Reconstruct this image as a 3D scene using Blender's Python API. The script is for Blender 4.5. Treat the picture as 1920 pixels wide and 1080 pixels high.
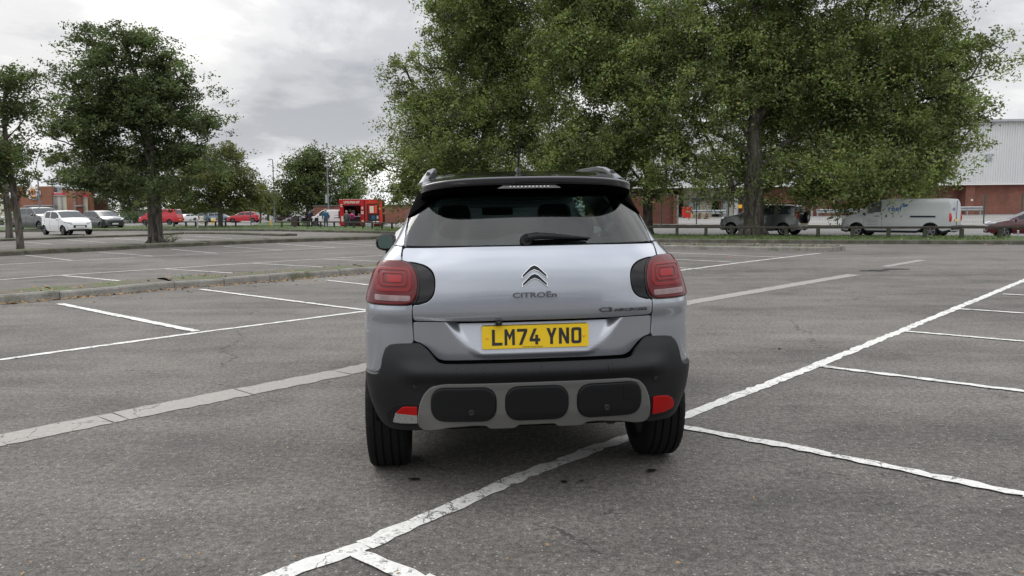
import bpy, bmesh, math, random
import numpy as np
from mathutils import Vector, Matrix, Euler, geometry
R = math.radians
random.seed(7)
for o in list(bpy.data.objects): bpy.data.objects.remove(o)
scene = bpy.context.scene
COL = scene.collection

# ------------------------------------------------------------ camera, sky, sun, exposure
H = 1.45; FPX = 1450.0; PITCH = math.atan((540 - 387) / FPX); ROLL = 0.0098
cam_d = bpy.data.cameras.new('camera'); cam = bpy.data.objects.new('camera', cam_d); COL.objects.link(cam)
cam_d.sensor_width = 36; cam_d.lens = FPX / 1920 * 36; cam_d.clip_start = .05; cam_d.clip_end = 3000
cam.matrix_world = Matrix.Translation((0, 0, H)) @ Matrix.Rotation(R(90) - PITCH, 4, 'X') @ Matrix.Rotation(-ROLL, 4, 'Z')
scene.camera = cam
SUN_EL, SUN_AZ = R(36), R(322)          # high, veiled, beyond the car and a little to the left
sd = bpy.data.lights.new('sun', 'SUN'); sd.energy = .9; sd.angle = R(30); sd.color = (1, .96, .9)
sun = bpy.data.objects.new('sun', sd); COL.objects.link(sun)
sdir = Vector((math.sin(SUN_AZ) * math.cos(SUN_EL), math.cos(SUN_AZ) * math.cos(SUN_EL), math.sin(SUN_EL)))
sun.rotation_euler = sdir.to_track_quat('Z', 'Y').to_euler(); sun.location = (0, 0, 60)
scene.view_settings.view_transform = 'Standard'; scene.view_settings.look = 'None'
scene.view_settings.gamma = 1; scene.view_settings.exposure = .16
scene.render.engine = 'CYCLES'
scene.cycles.max_bounces = 6; scene.cycles.transparent_max_bounces = 12
w = bpy.data.worlds.new('World'); scene.world = w; w.use_nodes = True
nt = w.node_tree; N = nt.nodes; L = nt.links; N.clear()
def nd(t, kind, **kw):
    n = t.nodes.new(kind)
    for k, v in kw.items():
        if k.startswith('i_'):
            k = k[2:]; n.inputs[int(k) if k.isdigit() else k].default_value = v
        else: setattr(n, k, v)
    return n
def ramp(t, fac, stops, interp='LINEAR'):
    r = t.nodes.new('ShaderNodeValToRGB'); e = r.color_ramp.elements; r.color_ramp.interpolation = interp
    while len(e) < len(stops): e.new(.5)
    for q, (p, c) in zip(e, stops):
        q.position = p; q.color = tuple(c) + (1,) if isinstance(c, (tuple, list)) else (c, c, c, 1)
    if fac is not None: t.links.new(fac, r.inputs[0])
    return r.outputs[0]
def mth(t, op, a, b=None, clamp=False):
    n = t.nodes.new('ShaderNodeMath'); n.operation = op; n.use_clamp = clamp
    for i, v in enumerate((a, b)):
        if v is None: continue
        if hasattr(v, 'links'): t.links.new(v, n.inputs[i])
        else: n.inputs[i].default_value = v
    return n.outputs[0]
def mixc(t, fac, a, b, mode='MIX'):
    n = t.nodes.new('ShaderNodeMix'); n.data_type = 'RGBA'; n.blend_type = mode
    for i, v in ((0, fac), (6, a), (7, b)):
        if hasattr(v, 'links'): t.links.new(v, n.inputs[i])
        else: n.inputs[i].default_value = v if not isinstance(v, tuple) else (tuple(v) + (1,))[:4]
    return n.outputs[2]
def noise(t, vec, scale, detail=4, rough=.55, dist=0, out=0):
    n = t.nodes.new('ShaderNodeTexNoise'); n.inputs['Scale'].default_value = scale
    n.inputs['Detail'].default_value = detail; n.inputs['Roughness'].default_value = rough; n.inputs['Distortion'].default_value = dist
    if vec is not None: t.links.new(vec, n.inputs['Vector'])
    return n.outputs[out]
sky = nd(nt, 'ShaderNodeTexSky', sky_type='NISHITA', sun_disc=False, sun_elevation=SUN_EL, sun_rotation=SUN_AZ, dust_density=3)
tc = nd(nt, 'ShaderNodeTexCoord'); sep = nd(nt, 'ShaderNodeSeparateXYZ'); L.new(tc.outputs['Generated'], sep.inputs[0])
zz = mth(nt, 'MAXIMUM', sep.outputs[2], 0.0)
den = mth(nt, 'ADD', zz, .24)
cx = mth(nt, 'DIVIDE', sep.outputs[0], den); cy = mth(nt, 'DIVIDE', sep.outputs[1], den)
cmb = nd(nt, 'ShaderNodeCombineXYZ'); L.new(cx, cmb.inputs[0]); L.new(cy, cmb.inputs[1]); cmb.inputs[2].default_value = 3.7
n1 = noise(nt, cmb.outputs[0], .55, 7, .52, .4); n2 = noise(nt, cmb.outputs[0], 1.8, 7, .6, .4)
nn = mth(nt, 'ADD', mth(nt, 'MULTIPLY', n1, .72), mth(nt, 'MULTIPLY', n2, .28))
cl = ramp(nt, nn, [(.42, (3.9, 4.08, 4.42)), (.48, (5.4, 5.52, 5.80)), (.535, (7.2, 7.24, 7.34)), (.59, (9.3, 9.22, 9.1))], 'EASE')
elev = ramp(nt, zz, [(0, .52), (.04, .46), (.09, .365), (.14, .34), (.25, .36), (.6, .70), (1, .86)])
cloud = mixc(nt, 1.0, mixc(nt, 1.0, cl, elev, 'MULTIPLY'), (3.0, 3.0, 3.0), 'MULTIPLY')
col = mixc(nt, .96, sky.outputs[0], cloud)
bg = nd(nt, 'ShaderNodeBackground'); bg.inputs[1].default_value = .1; L.new(col, bg.inputs[0])
wo = nd(nt, 'ShaderNodeOutputWorld'); L.new(bg.outputs[0], wo.inputs[0])

# ------------------------------------------------------------ placing helpers
def sstep(a, b, v):
    t = min(1, max(0, (v - a) / (b - a))); return t * t * (3 - 2 * t)
def GZ(y): return -.3 * sstep(14, 40, y)                 # the site falls gently away from the photographer
def ray(px, py):
    c, s = math.cos(-ROLL), math.sin(-ROLL)
    u = (px - 960) * c + (py - 540) * s; w_ = -(px - 960) * s + (py - 540) * c
    cp, sp = math.cos(PITCH), math.sin(PITCH); a, b = u / FPX, -w_ / FPX
    return Vector((a, cp + sp * b, -sp + cp * b))
def at(px, py, dz=0):                                    # a point of the ground seen at a pixel of the photograph
    r = ray(px, py); z = 0
    for _ in range(12):
        t = (z + dz - H) / r.z; p = r * t; z = GZ(p.y)
    return Vector((p.x, p.y, z + dz))
def atY(px, py, Y):                                      # the point at depth Y seen at a pixel
    r = ray(px, py); t = Y / r.y; return Vector((r.x * t, Y, H + r.z * t))

def empty(name, loc=(0, 0, 0), rz=0, label=None, cat=None, group=None, scale=1):
    o = bpy.data.objects.new(name, None); COL.objects.link(o); o.location = loc; o.rotation_euler = (0, 0, rz); o.scale = (scale,) * 3
    o.empty_display_size = .2
    tag(o, label, cat, group); return o
def tag(o, label=None, cat=None, group=None, kind=None):
    if label: o['label'] = label
    if cat: o['category'] = cat
    if group: o['group'] = group
    if kind: o['kind'] = kind
    return o
def copy_tree(o, parent=None):
    c = o.copy(); COL.objects.link(c); c.parent = parent
    for ch in o.children: copy_tree(ch, c)
    return c
def mk(name, V, F, mat, parent=None, smooth=False, normals=None):
    me = bpy.data.meshes.new(name); me.from_pydata([tuple(v) for v in V], [], F); me.validate(); me.update()
    for m in (mat if isinstance(mat, (list, tuple)) else [mat]): me.materials.append(m)
    if smooth: me.polygons.foreach_set('use_smooth', [True] * len(me.polygons))
    o = bpy.data.objects.new(name, me); COL.objects.link(o); o.parent = parent
    if normals is not None and len(normals) == len(me.vertices): me.normals_split_custom_set_from_vertices([tuple(n) for n in normals])
    return o
class MB:
    def __init__(s): s.V = []; s.F = []
    def box(s, c, d, rz=0, taper=1, rx=0, ry=0):
        M = Euler((rx, ry, rz)).to_matrix(); n = len(s.V)
        for k in range(8):
            sx, sy, sz = (k & 1) * 2 - 1, (k >> 1 & 1) * 2 - 1, (k >> 2) * 2 - 1
            f = taper if sz > 0 else 1
            s.V.append(Vector(c) + M @ Vector((sx * d[0] / 2 * f, sy * d[1] / 2 * f, sz * d[2] / 2)))
        s.F += [tuple(n + i for i in q) for q in ((0, 2, 3, 1), (4, 5, 7, 6), (0, 1, 5, 4), (2, 6, 7, 3), (0, 4, 6, 2), (1, 3, 7, 5))]; return s
    def bar(s, a, b, w_, h_):
        a = Vector(a); b = Vector(b); d = b - a; q = d.to_track_quat('X', 'Z').to_matrix(); n = len(s.V); l = d.length
        for k in range(8):
            s.V.append(a + q @ Vector((l * (k & 1), ((k >> 1 & 1) - .5) * w_, ((k >> 2) - .5) * h_)))
        s.F += [tuple(n + i for i in q_) for q_ in ((0, 2, 3, 1), (4, 5, 7, 6), (0, 1, 5, 4), (2, 6, 7, 3), (0, 4, 6, 2), (1, 3, 7, 5))]; return s
    def tube(s, pts, rad, seg=8, cap=True):
        pts = [Vector(p) for p in pts]; rad = rad if isinstance(rad, (list, tuple)) else [rad] * len(pts); n0 = len(s.V)
        up = None
        for i, p in enumerate(pts):
            d = (pts[min(i + 1, len(pts) - 1)] - pts[max(i - 1, 0)]).normalized()
            if up is None: up = d.orthogonal().normalized()
            up = (up - d * up.dot(d)).normalized(); v = d.cross(up)
            for k in range(seg):
                a = 2 * math.pi * k / seg; s.V.append(p + (up * math.cos(a) + v * math.sin(a)) * rad[i])
        for i in range(len(pts) - 1):
            for k in range(seg):
                a = n0 + i * seg + k; b = n0 + i * seg + (k + 1) % seg; s.F.append((a, b, b + seg, a + seg))
        if cap:
            s.F.append(tuple(n0 + k for k in reversed(range(seg)))); s.F.append(tuple(n0 + (len(pts) - 1) * seg + k for k in range(seg)))
        return s
    def lathe(s, prof, c=(0, 0, 0), seg=24, axis='Z', jit=None):
        n0 = len(s.V)
        for i, (r, h) in enumerate(prof):
            for k in range(seg):
                a = 2 * math.pi * k / seg; rr = r + (jit(i, k) if jit else 0)
                v = (rr * math.cos(a), rr * math.sin(a), h) if axis == 'Z' else (h, rr * math.cos(a), rr * math.sin(a)) if axis == 'X' else (rr * math.cos(a), h, rr * math.sin(a))
                s.V.append(Vector(c) + Vector(v))
        for i in range(len(prof) - 1):
            for k in range(seg):
                a = n0 + i * seg + k; b = n0 + i * seg + (k + 1) % seg; s.F.append((a, b, b + seg, a + seg))
        return s
    def build(s, name, mat, parent=None, smooth=False, bevel=0):
        o = mk(name, s.V, s.F, mat, parent, smooth)
        if smooth: autosmooth(o.data)
        if bevel: m = o.modifiers.new('b', 'BEVEL'); m.width = bevel; m.segments = 2; m.limit_method = 'ANGLE'
        return o
def autosmooth(me, ang=38):
    bm = bmesh.new(); bm.from_mesh(me); bmesh.ops.recalc_face_normals(bm, faces=bm.faces)
    for e in bm.edges:
        if len(e.link_faces) == 2 and e.calc_face_angle(0) > R(ang): e.smooth = False
    bm.to_mesh(me); bm.free()

# ------------------------------------------------------------ materials
M = {}
def mat(name, c, rough=.6, metal=0, var=0, vscale=6, coat=0, spec=.5, bump=0, bscale=60, emis=None, trans=0, obj=True):
    m = bpy.data.materials.new(name); m.use_nodes = True; t = m.node_tree; b = t.nodes['Principled BSDF']
    b.inputs['Base Color'].default_value = tuple(c) + (1,); b.inputs['Roughness'].default_value = rough; b.inputs['Metallic'].default_value = metal
    b.inputs['Coat Weight'].default_value = coat; b.inputs['Coat Roughness'].default_value = .04; b.inputs['Specular IOR Level'].default_value = spec
    if var or bump:
        g = nd(t, 'ShaderNodeTexCoord'); v = g.outputs['Object']
    if var:
        n = noise(t, v, vscale, 5, .6); k = ramp(t, n, [(.3, 1 - var), (.7, 1 + var)])
        t.links.new(mixc(t, 1.0, tuple(c), k, 'MULTIPLY'), b.inputs['Base Color'])
    if bump:
        bp = nd(t, 'ShaderNodeBump'); bp.inputs['Strength'].default_value = bump; bp.inputs['Distance'].default_value = .01
        t.links.new(noise(t, v, bscale, 4, .6), bp.inputs['Height']); t.links.new(bp.outputs[0], b.inputs['Normal'])
    if emis: b.inputs['Emission Color'].default_value = tuple(emis[0]) + (1,); b.inputs['Emission Strength'].default_value = emis[1]
    M[name] = m; return m
mat('silver', (.41, .435, .485), .24, .72, coat=1.0)
mat('silver2', (.43, .45, .495), .26, .65, coat=1.0)
mat('black_gloss', (.004, .004, .005), .06)
mat('black_trim', (.007, .0075, .0085), .5, spec=.35, var=.15, bump=.12, bscale=900)
mat('dark_gap', (.0015, .0015, .002), .9, spec=.1)
mat('plastic', (.0085, .009, .0105), .5, spec=.32, var=.12, vscale=9, bump=.15, bscale=1100)
mat('plastic_pod', (.004, .0045, .0055), .48, spec=.3, bump=.1, bscale=1100)
mat('skid_grey', (.15, .15, .146), .36, .35, bump=.05, bscale=900)
mat('tyre', (.005, .005, .0052), .8, spec=.25, var=.2, vscale=20, bump=.2, bscale=300)
mat('rim', (.35, .36, .38), .3, .9)
mat('rim_dark', (.06, .06, .065), .4, .7)
mat('chrome', (.75, .76, .78), .12, 1)
mat('plate_yellow', (.86, .58, .015), .35, coat=.3)
mat('plate_white', (.75, .75, .72), .4)
mat('ink', (.025, .025, .03), .4)
mat('lens_red', (.115, .003, .006), .2, spec=.4, coat=.25, var=.1)
mat('lens_ring', (.21, .003, .006), .25, spec=.4, coat=.2)
mat('lens_core', (.30, .004, .009), .25, spec=.4, coat=.2)
mat('lens_dark', (.10, .006, .012), .1, coat=1)
mat('lens_clear', (.26, .17, .17), .15, coat=1, var=.25, vscale=30)
mat('reflector', (.34, .003, .003), .3, spec=.3, var=.15, vscale=80)
mat('clear_lens', (.24, .24, .235), .12, coat=1, var=.35, vscale=120)
mat('seat', (.035, .036, .04), .8)
mat('glass_far', (.035, .042, .048), .08)
mat('glass_light', (.16, .19, .21), .08)
mat('white_paint', (.72, .73, .73), .3, coat=.6)
mat('van_white', (.38, .40, .40), .35, coat=.4)
mat('red_paint', (.50, .012, .025), .3, coat=.8)
mat('maroon', (.07, .008, .016), .22, coat=1)
mat('gunmetal', (.055, .058, .062), .3, .4, coat=.8)
mat('suv_green_grey', (.13, .145, .14), .3, .4, coat=.8)
mat('teal_grey', (.13, .19, .23), .3, .4, coat=.8)
mat('blue_paint', (.03, .12, .42), .3, coat=.7)
mat('head_lens', (.6, .62, .64), .15, coat=.8)
mat('tail_lens', (.5, .015, .02), .2, coat=.6)
mat('tail_lit', (.6, .03, .02), .3, emis=((1, .12, .05), 1.2))
mat('steel', (.36, .38, .40), .45, .6, var=.12)
mat('galv', (.42, .44, .46), .5, .5, var=.15, vscale=3)
mat('pole', (.20, .22, .24), .5, .3)
mat('wood_rail', (.045, .038, .030), .85, var=.35, vscale=5, bump=.3, bscale=30)
mat('wood_post', (.045, .052, .032), .9, var=.35, vscale=6, bump=.3, bscale=30)
mat('pallet', (.42, .32, .19), .8, var=.2)
mat('cream', (.56, .53, .43), .7, var=.05)
mat('cream_bright', (.72, .68, .55), .5)
mat('red_band', (.55, .02, .03), .5)
mat('grey_band', (.32, .32, .33), .5)
mat('dark_grey_clad', (.075, .08, .085), .6)
mat('signface', (.8, .8, .78), .4)
mat('yellow', (.85, .48, .03), .4)
mat('orange', (.85, .30, .03), .4)
mat('sign_red', (.62, .03, .03), .4)
mat('sign_blue', (.03, .13, .42), .4)
mat('logo_blue', (.04, .10, .25), .4)
mat('faint_grey', (.22, .23, .24), .5)
mat('stall_red', (.52, .012, .02), .35, var=.1)
mat('stall_dark', (.03, .012, .012), .6)
mat('stall_inside', (.10, .05, .035), .7, var=.5, vscale=8)
mat('orange_red', (.75, .09, .03), .5)
mat('skin', (.52, .30, .22), .6)
mat('hair_grey', (.35, .32, .28), .8); mat('hair_dark', (.03, .02, .015), .8)
mat('cloth_navy', (.012, .016, .035), .85); mat('cloth_blue', (.02, .11, .20), .85); mat('cloth_grey', (.10, .10, .10), .85)
mat('cloth_pink', (.80, .02, .22), .85); mat('cloth_jeans', (.035, .055, .10), .85); mat('cloth_black', (.015, .015, .017), .85); mat('cloth_purple', (.10, .02, .10), .8)
mat('cloth_red', (.45, .06, .03), .8)
mat('bin_red', (.60, .008, .02), .4, var=.06)
mat('barrel_green', (.02, .07, .05), .6)
mat('leaf_litter', (.30, .19, .08), .8)
mat('roof_felt', (.12, .12, .12), .8)
mat('litter_orange', (.8, .15, .05), .6)
mat('stain', (.012, .011, .010), .5)

def asphalt(name, lo, hi, crack=True):
    m = bpy.data.materials.new(name); m.use_nodes = True; t = m.node_tree; b = t.nodes['Principled BSDF']; M[name] = m
    g = nd(t, 'ShaderNodeNewGeometry'); v = g.outputs['Position']
    big = noise(t, v, .35, 6, .6, .6); mid = noise(t, v, 2.3, 6, .65, .3); fine = noise(t, v, 27, 5, .8); vf = noise(t, v, 95, 2, .8)
    # broad streaks along the parking rows
    mp = nd(t, 'ShaderNodeMapping'); mp.inputs['Rotation'].default_value = (0, 0, R(-47)); mp.inputs['Scale'].default_value = (.35, 1.6, 1); t.links.new(v, mp.inputs[0])
    strk = noise(t, mp.outputs[0], .9, 6, .62, .5)
    s = mth(t, 'ADD', mth(t, 'MULTIPLY', big, .34), mth(t, 'ADD', mth(t, 'MULTIPLY', mid, .26), mth(t, 'MULTIPLY', strk, .40)))
    huge = noise(t, v, .11, 4, .55, .8); s = mth(t, 'ADD', mth(t, 'MULTIPLY', s, .72), mth(t, 'MULTIPLY', huge, .28))
    base = ramp(t, s, [(.39, lo), (.61, hi)])
    f = ramp(t, fine, [(.37, .58), (.5, .96), (.63, 1.42)]); base = mixc(t, 1.0, base, f, 'MULTIPLY')
    f2 = ramp(t, vf, [(.35, .6), (.5, 1.0), (.66, 1.5)]); base = mixc(t, 1.0, base, f2, 'MULTIPLY')
    vo = nd(t, 'ShaderNodeTexVoronoi'); vo.inputs['Scale'].default_value = 42; t.links.new(v, vo.inputs['Vector'])
    sp = mth(t, 'LESS_THAN', vo.outputs['Distance'], .20); vc = nd(t, 'ShaderNodeSeparateColor'); t.links.new(vo.outputs['Color'], vc.inputs[0])
    sp = mth(t, 'MULTIPLY', sp, mth(t, 'GREATER_THAN', vc.outputs[0], .70)); base = mixc(t, mth(t, 'MULTIPLY', sp, .65), base, (.42, .41, .39))
    if crack:
        wv = nd(t, 'ShaderNodeVectorMath', operation='ADD'); t.links.new(v, wv.inputs[0])
        sc = nd(t, 'ShaderNodeVectorMath', operation='SCALE'); sc.inputs['Scale'].default_value = .45; t.links.new(noise(t, v, 2.2, 5, .7, out=1), sc.inputs[0]); t.links.new(sc.outputs[0], wv.inputs[1])
        for scale, wd, th in ((.22, .0022, .50), (.9, .0045, .60)):
            cr = nd(t, 'ShaderNodeTexVoronoi', feature='DISTANCE_TO_EDGE'); cr.inputs['Scale'].default_value = scale; t.links.new(wv.outputs[0], cr.inputs['Vector'])
            k = mth(t, 'MULTIPLY', mth(t, 'LESS_THAN', cr.outputs['Distance'], wd), mth(t, 'GREATER_THAN', noise(t, v, .8, 3), th))
            base = mixc(t, mth(t, 'MULTIPLY', k, .55), base, (.022, .021, .020))
    sp3 = ramp(t, noise(t, v, 5.5, 3, .5), [(.70, 0), (.735, 1)]); base = mixc(t, mth(t, 'MULTIPLY', sp3, .15), base, (.05, .045, .04))
    t.links.new(base, b.inputs['Base Color']); b.inputs['Roughness'].default_value = .86; b.inputs['Specular IOR Level'].default_value = .35
    bp = nd(t, 'ShaderNodeBump'); bp.inputs['Strength'].default_value = .75; bp.inputs['Distance'].default_value = .006
    t.links.new(mth(t, 'ADD', fine, vf), bp.inputs['Height']); t.links.new(bp.outputs[0], b.inputs['Normal']); return m
asphalt('asphalt', (.076, .071, .065), (.194, .181, .165))
asphalt('road_surface', (.17, .165, .16), (.24, .235, .225), False)
asphalt('yard_surface', (.20, .193, .183), (.29, .28, .27), False)

def paint_line(name, c, wear, c2):
    m = bpy.data.materials.new(name); m.use_nodes = True; t = m.node_tree; b = t.nodes['Principled BSDF']; M[name] = m
    g = nd(t, 'ShaderNodeNewGeometry'); v = g.outputs['Position']
    n = mth(t, 'ADD', mth(t, 'MULTIPLY', noise(t, v, 9, 6, .7), .5), mth(t, 'MULTIPLY', noise(t, v, 60, 4, .75), .5))
    worn = ramp(t, n, [(wear, 1), (wear + .05, 0)])
    base = mixc(t, worn, c, c2)
    wv = nd(t, 'ShaderNodeVectorMath', operation='ADD'); t.links.new(v, wv.inputs[0])
    sc = nd(t, 'ShaderNodeVectorMath', operation='SCALE'); sc.inputs['Scale'].default_value = .25; t.links.new(noise(t, v, 3.5, 5, .7, out=1), sc.inputs[0]); t.links.new(sc.outputs[0], wv.inputs[1])
    cr = nd(t, 'ShaderNodeTexVoronoi', feature='DISTANCE_TO_EDGE'); cr.inputs['Scale'].default_value = 3.2; t.links.new(wv.outputs[0], cr.inputs['Vector'])
    k = mth(t, 'MULTIPLY', mth(t, 'LESS_THAN', cr.outputs['Distance'], .012), mth(t, 'GREATER_THAN', noise(t, v, 1.9, 3), .52))
    base = mixc(t, mth(t, 'MULTIPLY', k, .8), base, (.04, .038, .035))
    f = ramp(t, noise(t, v, 30, 4, .7), [(.3, .80), (.7, 1.12)]); base = mixc(t, 1.0, base, f, 'MULTIPLY')
    t.links.new(base, b.inputs['Base Color']); b.inputs['Roughness'].default_value = .7
    bp = nd(t, 'ShaderNodeBump'); bp.inputs['Strength'].default_value = .6; bp.inputs['Distance'].default_value = .005
    t.links.new(noise(t, v, 90, 3, .7), bp.inputs['Height']); t.links.new(bp.outputs[0], b.inputs['Normal']); return m
paint_line('line_fresh', (.66, .66, .63), .405, (.20, .195, .185))
paint_line('line_old', (.60, .59, .56), .37, (.18, .175, .165))
paint_line('concrete_strip', (.30, .285, .265), .33, (.20, .19, .175))

def brickmat(name, c1, c2, mortar, sc=1.0):
    m = bpy.data.materials.new(name); m.use_nodes = True; t = m.node_tree; b = t.nodes['Principled BSDF']; M[name] = m
    g = nd(t, 'ShaderNodeTexCoord'); s = nd(t, 'ShaderNodeSeparateXYZ'); t.links.new(g.outputs['Object'], s.inputs[0])
    cb = nd(t, 'ShaderNodeCombineXYZ'); t.links.new(mth(t, 'ADD', s.outputs[0], s.outputs[1]), cb.inputs[0]); t.links.new(s.outputs[2], cb.inputs[1])
    bt = nd(t, 'ShaderNodeTexBrick'); t.links.new(cb.outputs[0], bt.inputs[0]); bt.inputs['Scale'].default_value = 1.0
    bt.inputs['Brick Width'].default_value = .225 * sc; bt.inputs['Row Height'].default_value = .075 * sc; bt.inputs['Mortar Size'].default_value = .008 * sc
    bt.inputs['Color1'].default_value = c1 + (1,); bt.inputs['Color2'].default_value = c2 + (1,); bt.inputs['Mortar'].default_value = mortar + (1,)
    k = ramp(t, noise(t, g.outputs['Object'], .6, 6, .65), [(.3, .78), (.7, 1.18)])
    t.links.new(mixc(t, 1.0, bt.outputs[0], k, 'MULTIPLY'), b.inputs['Base Color']); b.inputs['Roughness'].default_value = .88
brickmat('brick', (.26, .095, .066), (.19, .068, .050), (.21, .125, .10), 1.3)
brickmat('brick_orange', (.29, .125, .070), (.24, .10, .060), (.25, .14, .10), 1.3)
brickmat('brick_dark', (.23, .082, .055), (.17, .06, .042), (.19, .11, .085), 1.3)

def stone(name, c, moss=None, mamt=.5, scale=3):
    m = bpy.data.materials.new(name); m.use_nodes = True; t = m.node_tree; b = t.nodes['Principled BSDF']; M[name] = m
    g = nd(t, 'ShaderNodeNewGeometry'); v = g.outputs['Position']
    k = ramp(t, noise(t, v, scale, 6, .65), [(.3, .65), (.7, 1.3)]); k2 = ramp(t, noise(t, v, 40, 4, .7), [(.3, .7), (.7, 1.3)])
    base = mixc(t, 1.0, mixc(t, 1.0, c, k, 'MULTIPLY'), k2, 'MULTIPLY')
    if moss: base = mixc(t, ramp(t, noise(t, v, 1.7, 6, .7), [(mamt - .07, 0), (mamt + .07, 1)]), base, mixc(t, 1.0, moss, k2, 'MULTIPLY'))
    t.links.new(base, b.inputs['Base Color']); b.inputs['Roughness'].default_value = .92
    bp = nd(t, 'ShaderNodeBump'); bp.inputs['Strength'].default_value = .6; bp.inputs['Distance'].default_value = .01
    t.links.new(noise(t, v, 30, 5, .7), bp.inputs['Height']); t.links.new(bp.outputs[0], b.inputs['Normal'])
stone('kerb_stone', (.115, .108, .090), (.065, .068, .042), .52)
stone('kerb_stone_light', (.24, .23, .21), (.12, .13, .08), .6)
stone('soil', (.115, .10, .08), (.085, .105, .04), .52, 6)
stone('grass_base', (.06, .095, .028), (.10, .11, .05), .62, 5)
def barkmat(name, c, c2):
    m = bpy.data.materials.new(name); m.use_nodes = True; t = m.node_tree; b = t.nodes['Principled BSDF']; M[name] = m
    g = nd(t, 'ShaderNodeNewGeometry'); mp = nd(t, 'ShaderNodeMapping'); mp.inputs['Scale'].default_value = (1, 1, .22); t.links.new(g.outputs['Position'], mp.inputs[0])
    n = noise(t, mp.outputs[0], 7, 5, .65, .6); base = mixc(t, 1.0, c, ramp(t, n, [(.40, .35), (.5, .95), (.62, 1.5)]), 'MULTIPLY')
    base = mixc(t, ramp(t, noise(t, g.outputs['Position'], 1.3, 5, .65), [(.52, 0), (.62, .8)]), base, c2); t.links.new(base, b.inputs['Base Color']); b.inputs['Roughness'].default_value = .95
    bp = nd(t, 'ShaderNodeBump'); bp.inputs['Strength'].default_value = 1; bp.inputs['Distance'].default_value = .05; t.links.new(n, bp.inputs['Height']); t.links.new(bp.outputs[0], b.inputs['Normal'])
barkmat('bark', (.085, .072, .060), (.055, .060, .030)); barkmat('bark_grey', (.105, .093, .080), (.075, .082, .040))

def leafmat(name, c1, c2, c3=None):
    m = bpy.data.materials.new(name); m.use_nodes = True; t = m.node_tree; N_ = t.nodes; b = N_['Principled BSDF']; M[name] = m
    g = nd(t, 'ShaderNodeNewGeometry')
    st = [(0, c1), (.75, c2)] + ([(.93, c2), (.97, c3)] if c3 else [])
    c = ramp(t, g.outputs['Random Per Island'], st)
    k = ramp(t, noise(t, g.outputs['Position'], .75, 4, .6), [(.38, .45), (.50, .95), (.61, 1.6)])
    c = mixc(t, 1.0, c, k, 'MULTIPLY'); t.links.new(c, b.inputs['Base Color']); b.inputs['Roughness'].default_value = .5; b.inputs['Specular IOR Level'].default_value = .4
    tr = nd(t, 'ShaderNodeBsdfTranslucent'); t.links.new(mixc(t, 1.0, c, (1.0, 1.15, .5), 'MULTIPLY'), tr.inputs[0])
    mx = nd(t, 'ShaderNodeMixShader'); mx.inputs[0].default_value = .38; t.links.new(b.outputs[0], mx.inputs[1]); t.links.new(tr.outputs[0], mx.inputs[2])
    t.links.new(mx.outputs[0], N_['Material Output'].inputs[0])
leafmat('leaf_poplar', (.126, .162, .052), (.208, .252, .098), (.27, .23, .07))
leafmat('leaf_dark', (.066, .095, .040), (.115, .150, .062), (.15, .14, .05))
leafmat('leaf_mid', (.055, .082, .030), (.115, .150, .055), (.17, .15, .05))
leafmat('leaf_olive', (.070, .085, .028), (.14, .15, .045), (.24, .19, .04))
leafmat('leaf_birch', (.09, .14, .045), (.18, .25, .09), (.26, .24, .08))
leafmat('grass_blade', (.05, .085, .02), (.10, .15, .035), (.18, .15, .06))
# ------------------------------------------------------------ the setting: ground, roads, painted lines, kerbs
def ground():
    ys = [-120, -60, -30, -15, -5] + [i * 1.0 for i in range(0, 61)] + [80, 120, 200, 400, 900]
    xs = [-900, -400, -200, -100, -60, -30, -10, 0, 10, 30, 60, 100, 200, 400, 900]
    V = [(x, y, GZ(y)) for y in ys for x in xs]; n = len(xs)
    F = [(j * n + i, j * n + i + 1, (j + 1) * n + i + 1, (j + 1) * n + i) for j in range(len(ys) - 1) for i in range(n - 1)]
    tag(mk('ground', V, F, M['asphalt'], smooth=True), kind='structure')
ground()
def strip(mb, pts, wd, dz=.005, jag=.011, seed=1):
    """a painted line laid on the ground along points, with slightly ragged edges"""
    rnd = random.Random(seed)
    P2 = [Vector((p.x, p.y)) for p in pts]
    for a, b in zip(P2[:-1], P2[1:]):
        l = (b - a).length; n = max(2, int(l / .07)); n = min(n, 260); d = (b - a) / l; q = Vector((-d.y, d.x)); n0 = len(mb.V)
        for i in range(n + 1):
            p = a + d * l * i / n
            for s in (-1, 1):
                e = p + q * s * (wd / 2 + (rnd.uniform(-jag, jag) if rnd.random() < .8 else rnd.uniform(-jag * 2.2, 0))); mb.V.append(Vector((e.x, e.y, GZ(e.y) + dz)))
        for i in range(n): k = n0 + 2 * i; mb.F.append((k, k + 2, k + 3, k + 1))
A = lambda *pp: [at(*p) for p in pp]
m1 = MB(); m2 = MB(); k = 0
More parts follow.
